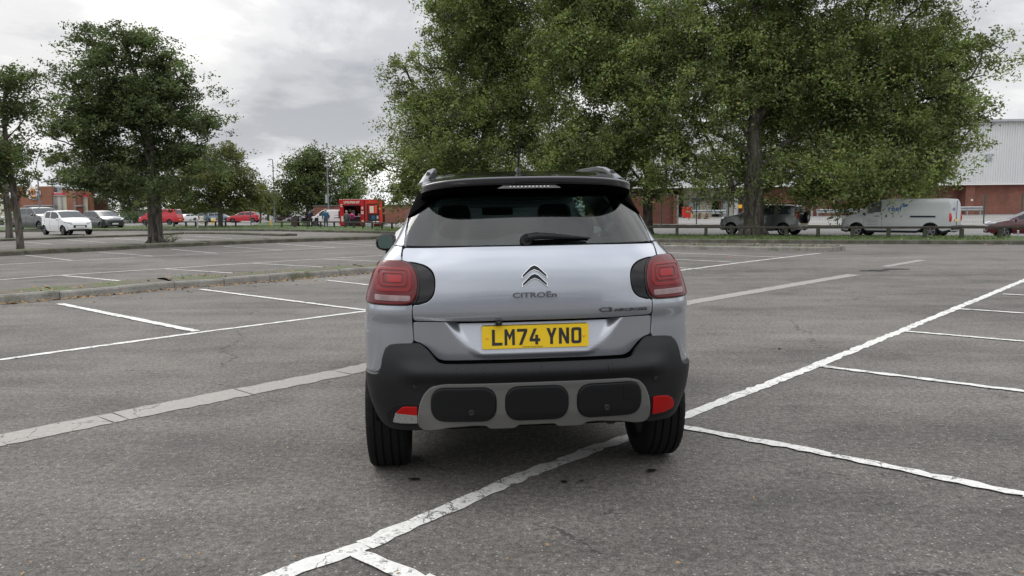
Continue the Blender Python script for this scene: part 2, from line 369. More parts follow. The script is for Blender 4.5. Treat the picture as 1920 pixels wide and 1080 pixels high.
# bright lines: the big row on the right and the row on the left
for pts, wd in [(((380, 1138), (524, 1080), (682, 1023), (978, 894), (1240, 797)), .105), (((1240, 797), (1530, 686), (1700, 616.5), (1920, 526), (2120, 447)), .105)]:
    strip(m1, A(*pts), wd, seed=k); k += 1
for pts in [((1246, 796), (1500, 843), (1920, 929), (2400, 1027)), ((1540, 688), (1920, 735), (2300, 783)), ((1697, 622), (1920, 641), (2300, 672)), ((1800, 580), (1920, 588), (2300, 612)), ((1880, 552), (2200, 569)), ((668, 1040), (790, 1088), (1000, 1160)), ((1940, 525), (2200, 537))]:
    strip(m1, A(*pts), .085, dz=.009, seed=k); k += 1
for pts, wd in [(((-700, 770), (0, 675), (372, 624)), .10), (((372, 624), (700, 582), (900, 556)), .09), (((112, 570), (368, 622)), .115), (((376, 543), (690, 583)), .09), (((612, 526), (760, 543)), .08)]:
    strip(m1, A(*pts), wd, dz=.009 if pts[0] in ((112, 570), (376, 543), (612, 526)) else .005, seed=k); k += 1
for pts, wd in [(((1150, 524), (1285, 506), (1537, 475)), .10), (((1150, 470), (1253, 474), (1468, 483)), .09), (((1200, 484), (1273, 487), (1395, 493)), .09), (((1200, 499), (1315, 505)), .09)]:
    strip(m1, A(*pts), wd, dz=.009 if pts[0][1] < 500 else .005, seed=k); k += 1
# older lines beyond the first kerb
for pts, wd in [(((-200, 541), (0, 525), (117, 516.3)), .10), (((117, 516.3), (310, 504.5), (474, 493.7), (600, 486), (760, 477)), .10), (((118, 517), (241, 528.5)), .09), (((311, 505), (450, 513.5)), .09), (((474, 494), (616, 501.5)), .09), (((609, 486.5), (720, 491)), .09),
                (((-160, 510), (0, 496.5), (135, 489.2), (284, 481)), .11), (((284, 481), (408, 475.2), (540, 469), (700, 461)), .11), (((47, 478.5), (135, 488.5)), .09), (((186, 473), (286, 480.5)), .10), (((321, 467.5), (408, 475)), .10), (((419, 462), (529, 469.3)), .10), (((518, 457), (627, 464.5)), .10), (((605, 454), (705, 460.5)), .10),
                (((-100, 466), (97, 458.3), (197, 455.3), (300, 452.3)), .11), (((300, 452.3), (434, 448), (560, 444)), .11), (((40, 453.5), (97, 458)), .10), (((127, 450), (197, 455)), .10), (((215, 447.2), (290, 452)), .10), (((365, 443), (434, 447.6)), .10), (((290, 445.5), (365, 450)), .10)]:
    strip(m2, A(*pts), wd, dz=.006 + .004 * (k % 2), seed=k); k += 1
tag(m1.build('road_marking', M['line_fresh']), kind='structure'); tag(m2.build('road_marking', M['line_old']), kind='structure')
m3 = MB(); strip(m3, A((-700, 955), (-300, 884), (0, 826), (195, 787)), .30, dz=.004); strip(m3, A((198, 786.5), (224, 781)), .28, dz=.004, seed=5); strip(m3, A((227, 780.5), (455, 735.5)), .30, dz=.004, seed=2); strip(m3, A((458, 735), (640, 699)), .29, dz=.004, seed=3)
strip(m3, A((642, 698.5), (780, 668), (1292, 567.5), (1602, 515)), .28, dz=.004, seed=4); strip(m3, A((1660, 500), (1730, 487.5)), .22, dz=.004, seed=9)
tag(m3.build('concrete_strip', M['concrete_strip']), kind='structure')
# dark oily spots and little bits of debris on the asphalt
def blob(mb, c, rx, ry, dz, seed):
    rnd = random.Random(seed); n = 18; n0 = len(mb.V); mb.V.append(Vector((c.x, c.y, GZ(c.y) + dz)))
    for i in range(n):
        a = 2 * math.pi * i / n; r = rnd.uniform(.55, 1.1); mb.V.append(Vector((c.x + rx * r * math.cos(a), c.y + ry * r * math.sin(a), GZ(c.y) + dz)))
    for i in range(n): mb.F.append((n0, n0 + 1 + i, n0 + 1 + (i + 1) % n))
mb = MB()
for i, (px, py, a, b) in enumerate([(776, 901, .035, .02), (1222, 885, .032, .03), (1057, 906, .02, .02), (1091, 904, .016, .014), (1680, 505, .35, .12), (1640, 508, .35, .14), (1417, 1012, .01, .008), (208, 862, .02, .012)]): blob(mb, at(px, py), a, b, .011, i)
tag(mb.build('oil_stain', M['stain']), kind='structure')

def island(name, front, width_fn, top, h=.13, stone_='kerb_stone', seed=0, back=True, kw=.14, ln=.95):
    """a raised kerbed strip: front = points along the foot of its kerb, towards the viewer"""
    rnd = random.Random(seed); pts = [Vector((p.x, p.y)) for p in front]
    mb = MB(); seg = []
    for a, b in zip(pts[:-1], pts[1:]):
        d = b - a; l = d.length; n = max(1, round(l / ln)); d.normalize(); q = Vector((-d.y, d.x)); q = q if q.y > 0 else -q
        for i in range(n):
            p0 = a + d * (l * i / n + .005); p1 = a + d * (l * (i + 1) / n - .005); o_ = rnd.uniform(-.008, .008); t_ = rnd.uniform(-.010, .010); n0 = len(mb.V)
            for p in (p0, p1):
                z = GZ(p.y)
                for off, zz_ in ((0, -.05), (.012, h - .03), (.035, h), (kw, h), (kw, -.05)):
                    e = p + q * (off + o_); mb.V.append(Vector((e.x, e.y, z + zz_ + (t_ if zz_ > 0 else 0))))
            for j in range(4): mb.F.append((n0 + j, n0 + 5 + j, n0 + 6 + j, n0 + 1 + j))
            mb.F.append(tuple(n0 + j for j in (0, 1, 2, 3, 4))); mb.F.append(tuple(n0 + j for j in (9, 8, 7, 6, 5)))
        seg.append((a, b, q))
    tag(mb.build('kerb_stones', M[stone_]), kind='structure')
    # earth top
    tb = MB()
    for a, b, q in seg:
        l = (b - a).length; n = max(1, int(l / 1.5)); nw = 4; n0 = len(tb.V); wd = width_fn
        for i in range(n + 1):
            for j in range(nw + 1):
                p = a.lerp(b, i / n) + q * (kw - .003 + (wd - kw) * j / nw); hump = math.sin(math.pi * j / nw) * .035 + rnd.uniform(-.006, .006)
                tb.V.append(Vector((p.x, p.y, GZ(p.y) + h - .012 + hump)))
        for j in range(nw + 1): pass
        for i in range(n):
            for j in range(nw): k_ = n0 + i * (nw + 1) + j; tb.F.append((k_, k_ + nw + 1, k_ + nw + 2, k_ + 1))
        if back:
            nb = len(tb.V)
            for i in range(n + 1):
                p = a.lerp(b, i / n) + q * (wd + .02); tb.V.append(Vector((p.x, p.y, GZ(p.y) - .02)))
            for i in range(n): k_ = n0 + i * (nw + 1) + nw; tb.F.append((k_, k_ + nw + 1, nb + i + 1, nb + i))
    if back:
        (a0, b0, q0), (a1, b1, q1) = seg[0], seg[-1]; eb = MB()
        for p, q, d in ((a0, q0, (a0 - b0).normalized()), (b1, q1, (b1 - a1).normalized())):
            e0 = p + d * .02 + q * .01; e1 = p + d * .02 + q * width_fn; z = GZ(p.y); eb.bar((e0.x, e0.y, z + h / 2 - .03), (e1.x, e1.y, z + h / 2 - .03), .14, h + .05)
        tag(eb.build('kerb_stones', M[stone_]), kind='structure')
    tag(tb.build('earth_strip', M[top], smooth=True), kind='structure')
    return seg
isl1 = A((-420, 606), (-150, 583), (0, 570), (113, 560), (226, 550.5), (328, 540.5), (421, 534), (507, 527), (580, 521), (693, 512), (830, 503), (930, 497))
island('near', isl1, 1.15, 'soil', .13, 'kerb_stone_light', 1)
isl2 = A((-300, 495), (0, 480.5), (136, 473.5), (273, 466), (400, 460), (510, 455.5), (700, 449), (860, 444))
island('mid', isl2, 1.9, 'soil', .17, 'kerb_stone', 2)
isl3 = A((-200, 458), (0, 452.5), (160, 446.5), (281, 443), (346, 438.8), (432, 439.5), (527, 443))
island('far', isl3, 1.1, 'soil', .13, 'kerb_stone', 3)
isl4 = A((1100, 466), (1242, 467), (1400, 469.5), (1552, 472.3))
island('right', isl4, 1.5, 'soil', .14, 'kerb_stone_light', 4)
vf = A((-300, 440), (100, 434), (330, 432.5), (520, 433.5), (700, 437.5), (800, 441), (1000, 448), (1240, 454.5), (1500, 457), (1900, 458.5), (2400, 461))
def grid_sheet(name, loopA, loopB, dz, m, n=20, nz=6, hump=0):
    """a sheet between two polylines of the ground"""
    def res(pl):
        d = [0]
        for a, b in zip(pl[:-1], pl[1:]): d.append(d[-1] + (b - a).length)
        out = []
        for i in range(n + 1):
            s = d[-1] * i / n; j = max(k_ for k_ in range(len(d)) if d[k_] <= s + 1e-9); j = min(j, len(pl) - 2)
            out.append(pl[j].lerp(pl[j + 1], (s - d[j]) / max(1e-6, d[j + 1] - d[j])))
        return out
    a, b = res(loopA), res(loopB); V = []
    for i in range(n + 1):
        for j in range(nz + 1): p = a[i].lerp(b[i], j / nz); V.append((p.x, p.y, GZ(p.y) + dz + hump * math.sin(math.pi * j / nz)))
    F = [(i * (nz + 1) + j, (i + 1) * (nz + 1) + j, (i + 1) * (nz + 1) + j + 1, i * (nz + 1) + j + 1) for i in range(n) for j in range(nz)]
    return tag(mk(name, V, F, m, smooth=True), kind='structure')
island('verge', vf, .5, 'grass_base', .16, 'kerb_stone', 6, back=False)
# grass verge behind the far kerb
offs = lambda pl, d: [p + Vector((0, d, 0)) for p in pl]
vb = A((-300, 431), (100, 426.5), (330, 425.5), (520, 425.5), (700, 428.5), (800, 432), (1000, 438.5), (1240, 445), (1500, 447.3), (1900, 448.5), (2400, 451))
grid_sheet('grass_verge', offs(vf, .3), vb, .15, M['grass_base'], 60, 5, .03)
# service road behind the verge
rb = A((-300, 411), (100, 411), (330, 411.5), (520, 412), (700, 414), (800, 417), (1000, 422), (1240, 425.5), (1500, 427.5), (1900, 428.5), (2400, 430))
grid_sheet('service_road', offs(vb, .05), rb, .02, M['road_surface'], 60, 5)
# loading yard on the right
yf = A((1000, 421.5), (1240, 425), (1500, 427), (1900, 428), (2400, 429.5)); yb = A((1000, 392), (1240, 391.5), (1500, 390.5), (1900, 389), (2400, 387.5))
grid_sheet('loading_yard', yf, yb, .05, M['yard_surface'], 20, 8)
island('yardkerb', A((1000, 422.6), (1240, 426), (1500, 428), (1900, 429), (2400, 430.5)), .5, 'kerb_stone_light', .22, 'kerb_stone', 8, back=False, ln=2)
# far grass on the left
grid_sheet('far_grass', A((470, 424), (560, 423.5), (610, 424)), A((500, 417.5), (560, 417), (590, 418)), .1, M['grass_base'], 6, 3)

def scatter_faces(name, spots, size, m, label=None, kind='stuff', flat=.3, seed=3):
    rnd = np.random.default_rng(seed); n = len(spots); P = np.array(spots)
    ang = rnd.uniform(0, 2 * math.pi, n); t = rnd.normal(0, flat, (n, 2)); s = size * rnd.uniform(.5, 1.3, n)
    u = np.stack([np.cos(ang), np.sin(ang), t[:, 0]], 1) * s[:, None]; v = np.stack([-np.sin(ang), np.cos(ang), t[:, 1]], 1) * s[:, None] * .55
    V = np.stack([P - u, P - v, P + u, P + v], 1).reshape(-1, 3)
    return tag(fast_mesh(name, V, n, m), kind=kind)
def fast_mesh(name, V, n, m, parent=None):
    me = bpy.data.meshes.new(name); me.vertices.add(len(V)); me.vertices.foreach_set('co', V.astype(np.float32).ravel())
    me.loops.add(4 * n); me.loops.foreach_set('vertex_index', np.arange(4 * n, dtype=np.int32)); me.polygons.add(n)
    me.polygons.foreach_set('loop_start', np.arange(0, 4 * n, 4, dtype=np.int32)); me.polygons.foreach_set('loop_total', np.full(n, 4, dtype=np.int32))
    me.materials.append(m); me.update(); me.validate(); o = bpy.data.objects.new(name, me); COL.objects.link(o); o.parent = parent; return o
rnd = random.Random(5)
def along(pl, n, off0, off1, dz=.012, dense=None):
    out = []
    for _ in range(n):
        i = rnd.randrange(len(pl) - 1); a, b = pl[i], pl[i + 1]; d = (b - a).normalized(); q = Vector((-d.y, d.x, 0)); q = q if q.y > 0 else -q
        p = a.lerp(b, rnd.random()) + q * rnd.uniform(off0, off1); out.append((p.x, p.y, GZ(p.y) + dz))
    return out
sp = along(isl1[2:], 700, -.22, -.02) + along(isl1[2:], 120, -1.2, -.1) + along(isl2, 200, -.3, -.02) + along(isl1[2:], 150, .1, 1.0, .15)
scatter_faces('fallen_leaves', sp, .033, M['leaf_litter'])
sp = []
for _ in range(60): p = at(rnd.uniform(0, 1920), 1080 - 560 * rnd.random() ** 1.6); sp.append((p.x, p.y, p.z + .012))
scatter_faces('fallen_leaves', sp, .009, M['leaf_litter'], seed=8)
sp = along(vf, 500, .5, 2.2, .19) + along(isl4, 60, .1, 1.4, .17) + along(vf, 250, -.5, 0)
scatter_faces('fallen_leaves', sp, .05, M['leaf_litter'], seed=9)
def grass(spots, h, seed=1):
    g = np.random.default_rng(seed); n = len(spots); P = np.array(spots); a = g.uniform(0, 6.28, n); hh = h * g.uniform(.5, 1.3, n); w_ = hh * .16
    d = np.stack([np.cos(a), np.sin(a), a * 0], 1) * w_[:, None]; l = g.normal(0, .35, (n, 2)) * hh[:, None]
    top = P + np.stack([l[:, 0], l[:, 1], hh], 1); mid = P + np.stack([l[:, 0] * .3, l[:, 1] * .3, hh * .6], 1)
    V = np.stack([P - d, P + d, mid + d * .8, top], 1).reshape(-1, 3); tag(fast_mesh('grass', V, n, M['grass_blade']), kind='stuff')
sp = []
for a, b in ((vf, vb),):
    for _ in range(26000):
        i = rnd.choice(range(1, len(a) - 2)); t = rnd.random(); p = (a[i] + Vector((0, .45, 0))).lerp(a[i + 1] + Vector((0, .45, 0)), t).lerp(b[i].lerp(b[i + 1], t), rnd.random() ** 1.0)
        sp.append((p.x, p.y, GZ(p.y) + .15))
sp += along(isl4, 900, .25, 1.4, .11) + along(isl1[5:], 160, .4, 1.0, .09) + along(isl2, 150, .4, 1.6, .13)
grass(sp, .075)
# ------------------------------------------------------------ lettering
_fonts = {}
def text_mesh(s, size=1, bold=0, ext=.002, sx=1):
    cu = bpy.data.curves.new('t', 'FONT'); cu.body = s; cu.size = size; cu.align_x = 'CENTER'; cu.align_y = 'CENTER'; cu.offset = bold; cu.extrude = ext; cu.resolution_u = 3
    ob = bpy.data.objects.new('t', cu); COL.objects.link(ob); dg = bpy.context.evaluated_depsgraph_get(); me = bpy.data.meshes.new_from_object(ob.evaluated_get(dg))
    V = [Vector((v.co.x * sx, v.co.y, v.co.z)) for v in me.vertices]; F = [tuple(p.vertices) for p in me.polygons]
    bpy.data.objects.remove(ob); bpy.data.meshes.remove(me); return V, F
def lettering(name, s, size, m, parent, loc, right=(1, 0, 0), up=(0, 0, 1), bold=0, ext=.002, sx=1):
    V, F = text_mesh(s, size, bold, ext, sx); r = Vector(right).normalized(); u = Vector(up).normalized(); n = r.cross(u)
    return mk(name, [Vector(loc) + r * v.x + u * v.y + n * v.z for v in V], F, m, parent)

# ------------------------------------------------------------ panels on a curved surface
def rpoly(pts, r, seg=5):
    """round the corners of a polygon; a point may carry its own radius as a third value"""
    out = []; n = len(pts)
    for i in range(n):
        p = Vector(pts[i][:2]); a = Vector(pts[i - 1][:2]); b = Vector(pts[(i + 1) % n][:2]); rr = pts[i][2] if len(pts[i]) > 2 else r
        d1 = (a - p); d2 = (b - p); l = min(d1.length, d2.length) * .48; k = min(rr, l)
        if k < 1e-4: out.append(tuple(p)); continue
        p1 = p + d1.normalized() * k; p2 = p + d2.normalized() * k
        for j in range(seg + 1): t = j / seg; out.append(tuple(p1 * (1 - t) ** 2 + p * 2 * t * (1 - t) + p2 * t * t))
    return out
def rrect(x0, z0, x1, z1, r, seg=6): return rpoly([(x0, z0), (x1, z0), (x1, z1), (x0, z1)], r, seg)
def mirror(pts): return [(-p[0],) + tuple(p[1:]) for p in reversed(pts)]
def sym(pts): return pts + mirror(pts)
def panel(name, poly, S, m, parent, th=.012, step=.03, e=.003, off=0, hole=None, both=False, to_uv=None, flip=False):
    """poly is filled with a fine mesh, laid on surface S(u, v), raised by off and given rounded edges and thickness th"""
    def dens(pl):
        o = []
        for i in range(len(pl)):
            a = Vector(pl[i][:2]); b = Vector(pl[(i + 1) % len(pl)][:2]); k = max(1, int((b - a).length / step))
            for j in range(k): o.append(a.lerp(b, j / k))
        return o
    B = dens(poly)
    if to_uv: B = [Vector(to_uv(p.x, p.y)) for p in B]
    area = sum(B[i - 1].x * B[i].y - B[i].x * B[i - 1].y for i in range(len(B)))
    if area < 0: B.reverse()
    pts = list(B); edges = [(i, (i + 1) % len(B)) for i in range(len(B))]; loops = [list(range(len(B)))]
    if hole:
        for h in hole:
            hb = dens(h)
            if to_uv: hb = [Vector(to_uv(p.x, p.y)) for p in hb]
            if sum(hb[i - 1].x * hb[i].y - hb[i].x * hb[i - 1].y for i in range(len(hb))) > 0: hb.reverse()
            n0 = len(pts); pts += hb; edges += [(n0 + i, n0 + (i + 1) % len(hb)) for i in range(len(hb))]; loops.append(list(range(n0, n0 + len(hb))))
    def inside(p, lp):
        c = False; n = len(lp)
        for i in range(n):
            a, b = lp[i], lp[i - 1]
            if (a.y > p.y) != (b.y > p.y) and p.x < (b.x - a.x) * (p.y - a.y) / (b.y - a.y) + a.x: c = not c
        return c
    LP = [[pts[i] for i in l] for l in loops]
    x0 = min(p.x for p in B); x1 = max(p.x for p in B); y0 = min(p.y for p in B); y1 = max(p.y for p in B)
    allb = np.array([(p.x, p.y) for p in pts])
    gx = x0 + step * .5
    while gx < x1:
        gy = y0 + step * .5
        while gy < y1:
            p = Vector((gx, gy))
            if np.min((allb[:, 0] - gx) ** 2 + (allb[:, 1] - gy) ** 2) > (step * .4) ** 2 and inside(p, LP[0]) and not any(inside(p, h) for h in LP[1:]): pts.append(p)
            gy += step
        gx += step
    vo, eo, fo, ov, oe, of = geometry.delaunay_2d_cdt(pts, edges, [], 1, 1e-7)
    orig = {}
    for k_, l in enumerate(ov):
        for i in l: orig[i] = k_
    keep = []
    for f in fo:
        c = sum((vo[i] for i in f), Vector((0, 0))) / len(f)
        if not any(inside(c, h) for h in LP[1:]): keep.append(f)
    def SN(p):
        d = 1e-4; a = Vector(S(p.x, p.y)); n = (Vector(S(p.x + d, p.y)) - Vector(S(p.x - d, p.y))).cross(Vector(S(p.x, p.y + d)) - Vector(S(p.x, p.y - d)))
        n.normalize(); return a, (-n if flip else n)
    V = []; NN = []; F = []
    for p in vo: a, n = SN(p); V.append(a + n * off); NN.append(n)
    F = [tuple(f) for f in keep]
    for lp in loops:
        idx = [orig[i] for i in lp]; n = len(idx); base = len(V); rings = []
        o3 = []
        for i in range(n):
            p = vo[idx[i]]; a = vo[idx[i - 1]]; b = vo[idx[(i + 1) % n]]; d = (b - a); q = Vector((d.y, -d.x)); q = q.normalized() if q.length > 1e-9 else Vector((1, 0))
            s0, nn = SN(p); s1 = Vector(S(p.x + q.x * 1e-3, p.y + q.y * 1e-3)); t = (s1 - s0); t -= nn * t.dot(nn); t.normalize(); o3.append((s0 + nn * off, nn, t))
        for (ou, dn, nw) in ((0, 0, 0), (e * .7, e * .3, .7), (e, e, 1), (e, e + .0001, 1), (e, th, 1)):
            r_ = []
            for s0, nn, t in o3: r_.append(len(V)); V.append(s0 + t * ou - nn * dn); NN.append((nn * (1 - nw) + t * nw).normalized())
            rings.append(r_)
        for a_, b_ in zip(rings[:-1], rings[1:]):
            for i in range(n): j = (i + 1) % n; F.append((a_[i], b_[i], b_[j], a_[j]))
    if flip: F = [tuple(reversed(f)) for f in F]
    return mk(name, V, F, m, parent, True, NN)
# ------------------------------------------------------------ the silver crossover in front
def table(pts, sig=.012):
    a = np.array(pts); z = np.linspace(a[0, 0] - .1, a[-1, 0] + .1, 1200); v = np.interp(z, a[:, 0], a[:, 1]); h = z[1] - z[0]; k = np.arange(-int(3 * sig / h) - 1, int(3 * sig / h) + 2) * h
    g = np.exp(-k ** 2 / (2 * sig ** 2)); g /= g.sum(); vp = np.pad(v, len(k) // 2, mode='edge'); v = np.convolve(vp, g, 'valid')[:len(z)]
    return lambda x: float(np.interp(x, z, v))
Wz = table([(.2, .74), (.36, .79), (.5, .835), (.62, .848), (.85, .848), (.97, .835), (1.05, .815), (1.13, .79), (1.18, .765), (1.26, .69), (1.4, .622), (1.52, .567), (1.6, .53)], .03)
P_tail = table([(.6, .09), (.90, .082), (.915, .064), (.94, .058), (1.0, .0605), (1.05, .065), (1.1, .073), (1.15, .085), (1.2, .102), (1.26, .132)], .012)
P_glass = table([(1.24, .135), (1.26, .15), (1.4, .235), (1.52, .325), (1.6, .40)], .02)
P_bump = table([(.3, .10), (.36, .075), (.45, .05), (.58, .040), (.615, .028), (.635, .004), (.655, -.004), (.68, .004), (.70, .022), (.72, .04), (.76, .06), (.79, .085), (.82, .10)], .007)
CD, CN = .36, 2.8
def surf(P, D=CD, x_dep=None):
    def S(u, z):
        W_ = Wz(z); s = 1 if u >= 0 else -1; a = abs(u)
        if a < math.pi / 2: k = math.sin(a); x = W_ * k; y = D * (1 - (1 - min(k, 1) ** CN) ** (1 / CN))
        else: x = W_; y = D + (a - math.pi / 2)
        y += P(x * s, z) if x_dep else P(z)
        return (x * s, y, z)
    return S
def toU(x, z):
    W_ = Wz(z)
    if abs(x) > 5: return (x - 10 if x > 0 else x + 10, z)      # x given as u + 10
    return (math.asin(max(-1, min(1, x / W_))), z)
E_ = math.pi / 2 + 10
S_t = surf(P_tail); S_g = surf(P_glass); S_b = surf(P_bump)
def P_low(x, z):
    z_ = min(z, .905); side = .082 + (.905 - z_) * .13; rec = .135 - (.905 - z_) * .26
    edge = .415 - (.905 - z_) * .62 if z_ > .78 else .3375 - (.78 - z_) * 1.2
    k = sstep(-.03, .035, edge - abs(x)) * sstep(.712, .735, z_)
    return side * (1 - k) + rec * k - .0 + max(0, .735 - z_) * .25 * k
S_l = surf(P_low, x_dep=True)
P_bs = table([(.3, .10), (.36, .075), (.5, .048), (.62, .035), (.70, .045), (.76, .065), (.82, .10)], .03)
def P_bx(x, z): k = sstep(.56, .70, abs(x)); return P_bump(z) * (1 - k) + P_bs(z) * k
S_b = surf(P_bx, x_dep=True)
car = empty('parked_car', (.122, 3.63, 0), R(5.0), 'silver grey compact crossover seen from behind with yellow number plate, parked across a bay line', 'car')
car.rotation_euler = (0, R(-.35), R(5.0))
def cp(name, poly, S, m, parent=car, **k): return panel(name, poly, S, m, parent, to_uv=toU, **k)
BODY = M['silver']
def cpu(name, poly, r, S, m, parent=car, **k): return panel(name, rpoly([tuple(toU(p[0], p[1])) + tuple(p[2:]) for p in poly], r), S, m, parent, **k)
# dark structure behind the panel gaps
panel('body_liner', [tuple(toU(*p_)) for p_ in [(-E_ - .1, .40), (-E_ - .1, 1.24), (-.62, 1.26), (.62, 1.26), (E_ + .1, 1.24), (E_ + .1, .40)]], surf(table([(.3, .12), (.7, .11), (.9, .13), (.95, .095), (1.0, .085), (1.1, .095), (1.2, .125), (1.26, .155)])), M['dark_gap'], car, off=-.006, step=.05)
tg = empty('tailgate'); tg.parent = car
notch = [(.586, .909), (.586, .984), (.56, .983, .01), (.512, .997), (.483, 1.027), (.474, 1.069), (.474, 1.117), (.487, 1.152), (.52, 1.177), (.575, 1.191), (.632, 1.193, .004), (.633, 1.222), (.631, 1.252)]
up = rpoly([(-.3, .905), (.3, .905)] + notch + [(.3, 1.257), (-.3, 1.257)] + mirror(notch), .02)
tgate = cp('tailgate', up, S_t, BODY, step=.02, th=.02)
bpy.data.objects.remove(tg)
lowp = [(.586, .898), (.586, .806), (.556, .799), (.52, .773), (.492, .738), (.47, .716), (.44, .7085)]
cp('tailgate_lower', rpoly(sym([(0.01, .7085)][:0] + lowp[::-1]) if False else lowp + mirror(lowp), .012), S_l, M['silver2'], tgate, step=.014, th=.02)
for s in (1, -1):
    f = (lambda q: q) if s > 0 else mirror
    qp = [(.593, .797), (.593, .985), (.60, 1.10), (.643, 1.19), (.641, 1.258, .004), (E_ + .30, 1.262, .002), (E_ + .30, .64, .002), (E_ + .02, .634), (.80, .636), (.775, .642), (.762, .66), (.753, .69), (.748, .724), (.733, .764), (.705, .786), (.655, .793)]
    cpu('quarter_panel', f(qp), .015, S_t, BODY, step=.02, th=.02)
    dp = [(.634, 1.266), (.607, 1.42), (.558, 1.53), (E_ + .35, 1.54), (E_ + .45, 1.266)]
    cpu('rear_pillar', f(dp), .006, surf(lambda z: P_glass(z) - .008), BODY, step=.03, th=.02)
    bk = [(.645, 1.186), (.576, 1.183), (.526, 1.169), (.497, 1.146), (.483, 1.115), (.483, 1.070), (.491, 1.034), (.515, 1.006), (.56, .992), (.645, .990)]
    cp('lamp_surround', rpoly(f(bk), .02), S_t, M['black_gloss'], off=-.002, step=.02)
    ln = [(.585, 1.003), (.572, 1.032), (.566, 1.078), (.567, 1.125), (.580, 1.158), (.602, 1.177), (.645, 1.190), (.72, 1.189), (.765, 1.172), (E_ - .22, 1.155), (E_ + .06, 1.12), (E_ + .09, 1.06), (E_ + .05, 1.0), (E_ - .25, .99), (.71, .990), (.62, .992)]
    lamp = cpu('tail_lamp', f(ln), .045, S_t, M['lens_red'], off=.009, th=.03, e=.007, step=.015)
    bz = [(p[0] - .012 if p[0] < 5 else p[0], p[1] + (.006 if p[1] > 1.08 else -.008)) for p in ln]
    cpu('lamp_bezel', f(bz), .045, S_t, M['black_gloss'], lamp, off=.003, th=.02, step=.03)
    rr = lambda a, b, c, d, r: f(rrect(a, b, c, d, r))
    cp('lamp_ring', rr(.588, 1.048, .768, 1.158, .032), S_t, M['lens_ring'], lamp, off=.0115, th=.003, e=.002, step=.02, hole=[rr(.602, 1.060, .752, 1.148, .024)])
    cp('lamp_ring', rr(.612, 1.073, .738, 1.139, .020), S_t, M['lens_ring'], lamp, off=.0115, th=.003, e=.002, step=.02, hole=[rr(.621, 1.081, .727, 1.132, .014)])
    cp('lamp_core', rr(.635, 1.092, .706, 1.124, .008), S_t, M['lens_core'], lamp, off=.0115, th=.003, e=.002, step=.02)
    cp('reverse_lens', rr(.596, 1.004, .768, 1.028, .008), S_t, M['lens_clear'], lamp, off=.0115, th=.003, e=.002, step=.02)
# rear glass
mat('under_black', (.001, .001, .0012), .9, spec=.02)
gl = [(.625, 1.264, .008), (.600, 1.42), (.552, 1.522), (.40, 1.545), (-.40, 1.545), (-.552, 1.522), (-.600, 1.42), (-.625, 1.264, .008)]
m = bpy.data.materials.new('rear_glass'); m.use_nodes = True; t = m.node_tree; M['rear_glass'] = m; t.nodes.clear()
gz = nd(t, 'ShaderNodeBsdfGlossy'); gz.inputs['Roughness'].default_value = .02; gz.inputs[0].default_value = (1, 1, 1, 1)
tp = nd(t, 'ShaderNodeBsdfTransparent'); tp.inputs[0].default_value = (.50, .62, .58, 1); fr = nd(t, 'ShaderNodeFresnel'); fr.inputs[0].default_value = 1.50
mx = nd(t, 'ShaderNodeMixShader'); t.links.new(mth(t, 'ADD', fr.outputs[0], .015), mx.inputs[0]); t.links.new(tp.outputs[0], mx.inputs[1]); t.links.new(gz.outputs[0], mx.inputs[2]); oo = nd(t, 'ShaderNodeOutputMaterial'); t.links.new(mx.outputs[0], oo.inputs[0])
glass = cp('rear_window', rpoly(gl, .03), S_g, M['rear_glass'], step=.025, th=.002, e=.001)
gi = [(.47, 1.335, .06), (.50, 1.42, .05), (.455, 1.50, .03), (-.455, 1.50, .03), (-.50, 1.42, .05), (-.47, 1.335, .06), (-.42, 1.297, .03), (-.19, 1.292, .03), (-.10, 1.318, .03), (.10, 1.318, .03), (.19, 1.292, .03), (.42, 1.297, .03)]
mat('frit', (.020, .020, .024), .4)
cp('window_border', rpoly(gl, .03), S_g, M['frit'], glass, off=-.005, step=.025, th=.003, e=.001, hole=[rpoly(gi, .03)])
for s in (1, -1):
    fin = [(.616, 1.402, .003), (.592, 1.470), (.566, 1.535), (.50, 1.55), (.510, 1.480, .003)]
    cp('spoiler_fin', rpoly(fin if s > 0 else mirror(fin), .006), surf(lambda z: P_glass(z) - .03), M['under_black'], step=.02, th=.035)  # black side fin, its outline drawn to include the dark reflection in the glass
# spoiler
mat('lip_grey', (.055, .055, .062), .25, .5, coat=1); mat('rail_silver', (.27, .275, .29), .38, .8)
def spoiler(name, sec, m, parent):
    V = []; n = 45; U = [(-1 + 2 * i / (n - 1)) * 1.50 for i in range(n)]
    for u in U:
        k = abs(math.sin(u)); g = 1 - (1 - k ** 3.2) ** (1 / 3.2)
        for (y, z) in sec:
            f = max(0, min(1, (.62 - y) / .45)); V.append((math.sin(u) * (.543 - .03 * (z - 1.55) * 10 * .3), y + .30 * g * f, z - .022 * k ** 5 - .012 * k * k))
    q = len(sec); F = [(i * q + j, (i + 1) * q + j, (i + 1) * q + j + 1, i * q + j + 1) for i in range(n - 1) for j in range(q - 1)]
    F += [tuple(range(q)), tuple((n - 1) * q + j for j in reversed(range(q)))]
    o = mk(name, V, F, m, parent, True); autosmooth(o.data, 50); return o
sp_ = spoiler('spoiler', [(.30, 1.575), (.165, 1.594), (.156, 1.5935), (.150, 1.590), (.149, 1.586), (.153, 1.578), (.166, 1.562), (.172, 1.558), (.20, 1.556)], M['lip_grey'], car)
spoiler('spoiler_top', [(.62, 1.58), (.62, 1.628), (.45, 1.618), (.28, 1.605), (.17, 1.5965), (.168, 1.58)], M['black_gloss'], sp_)
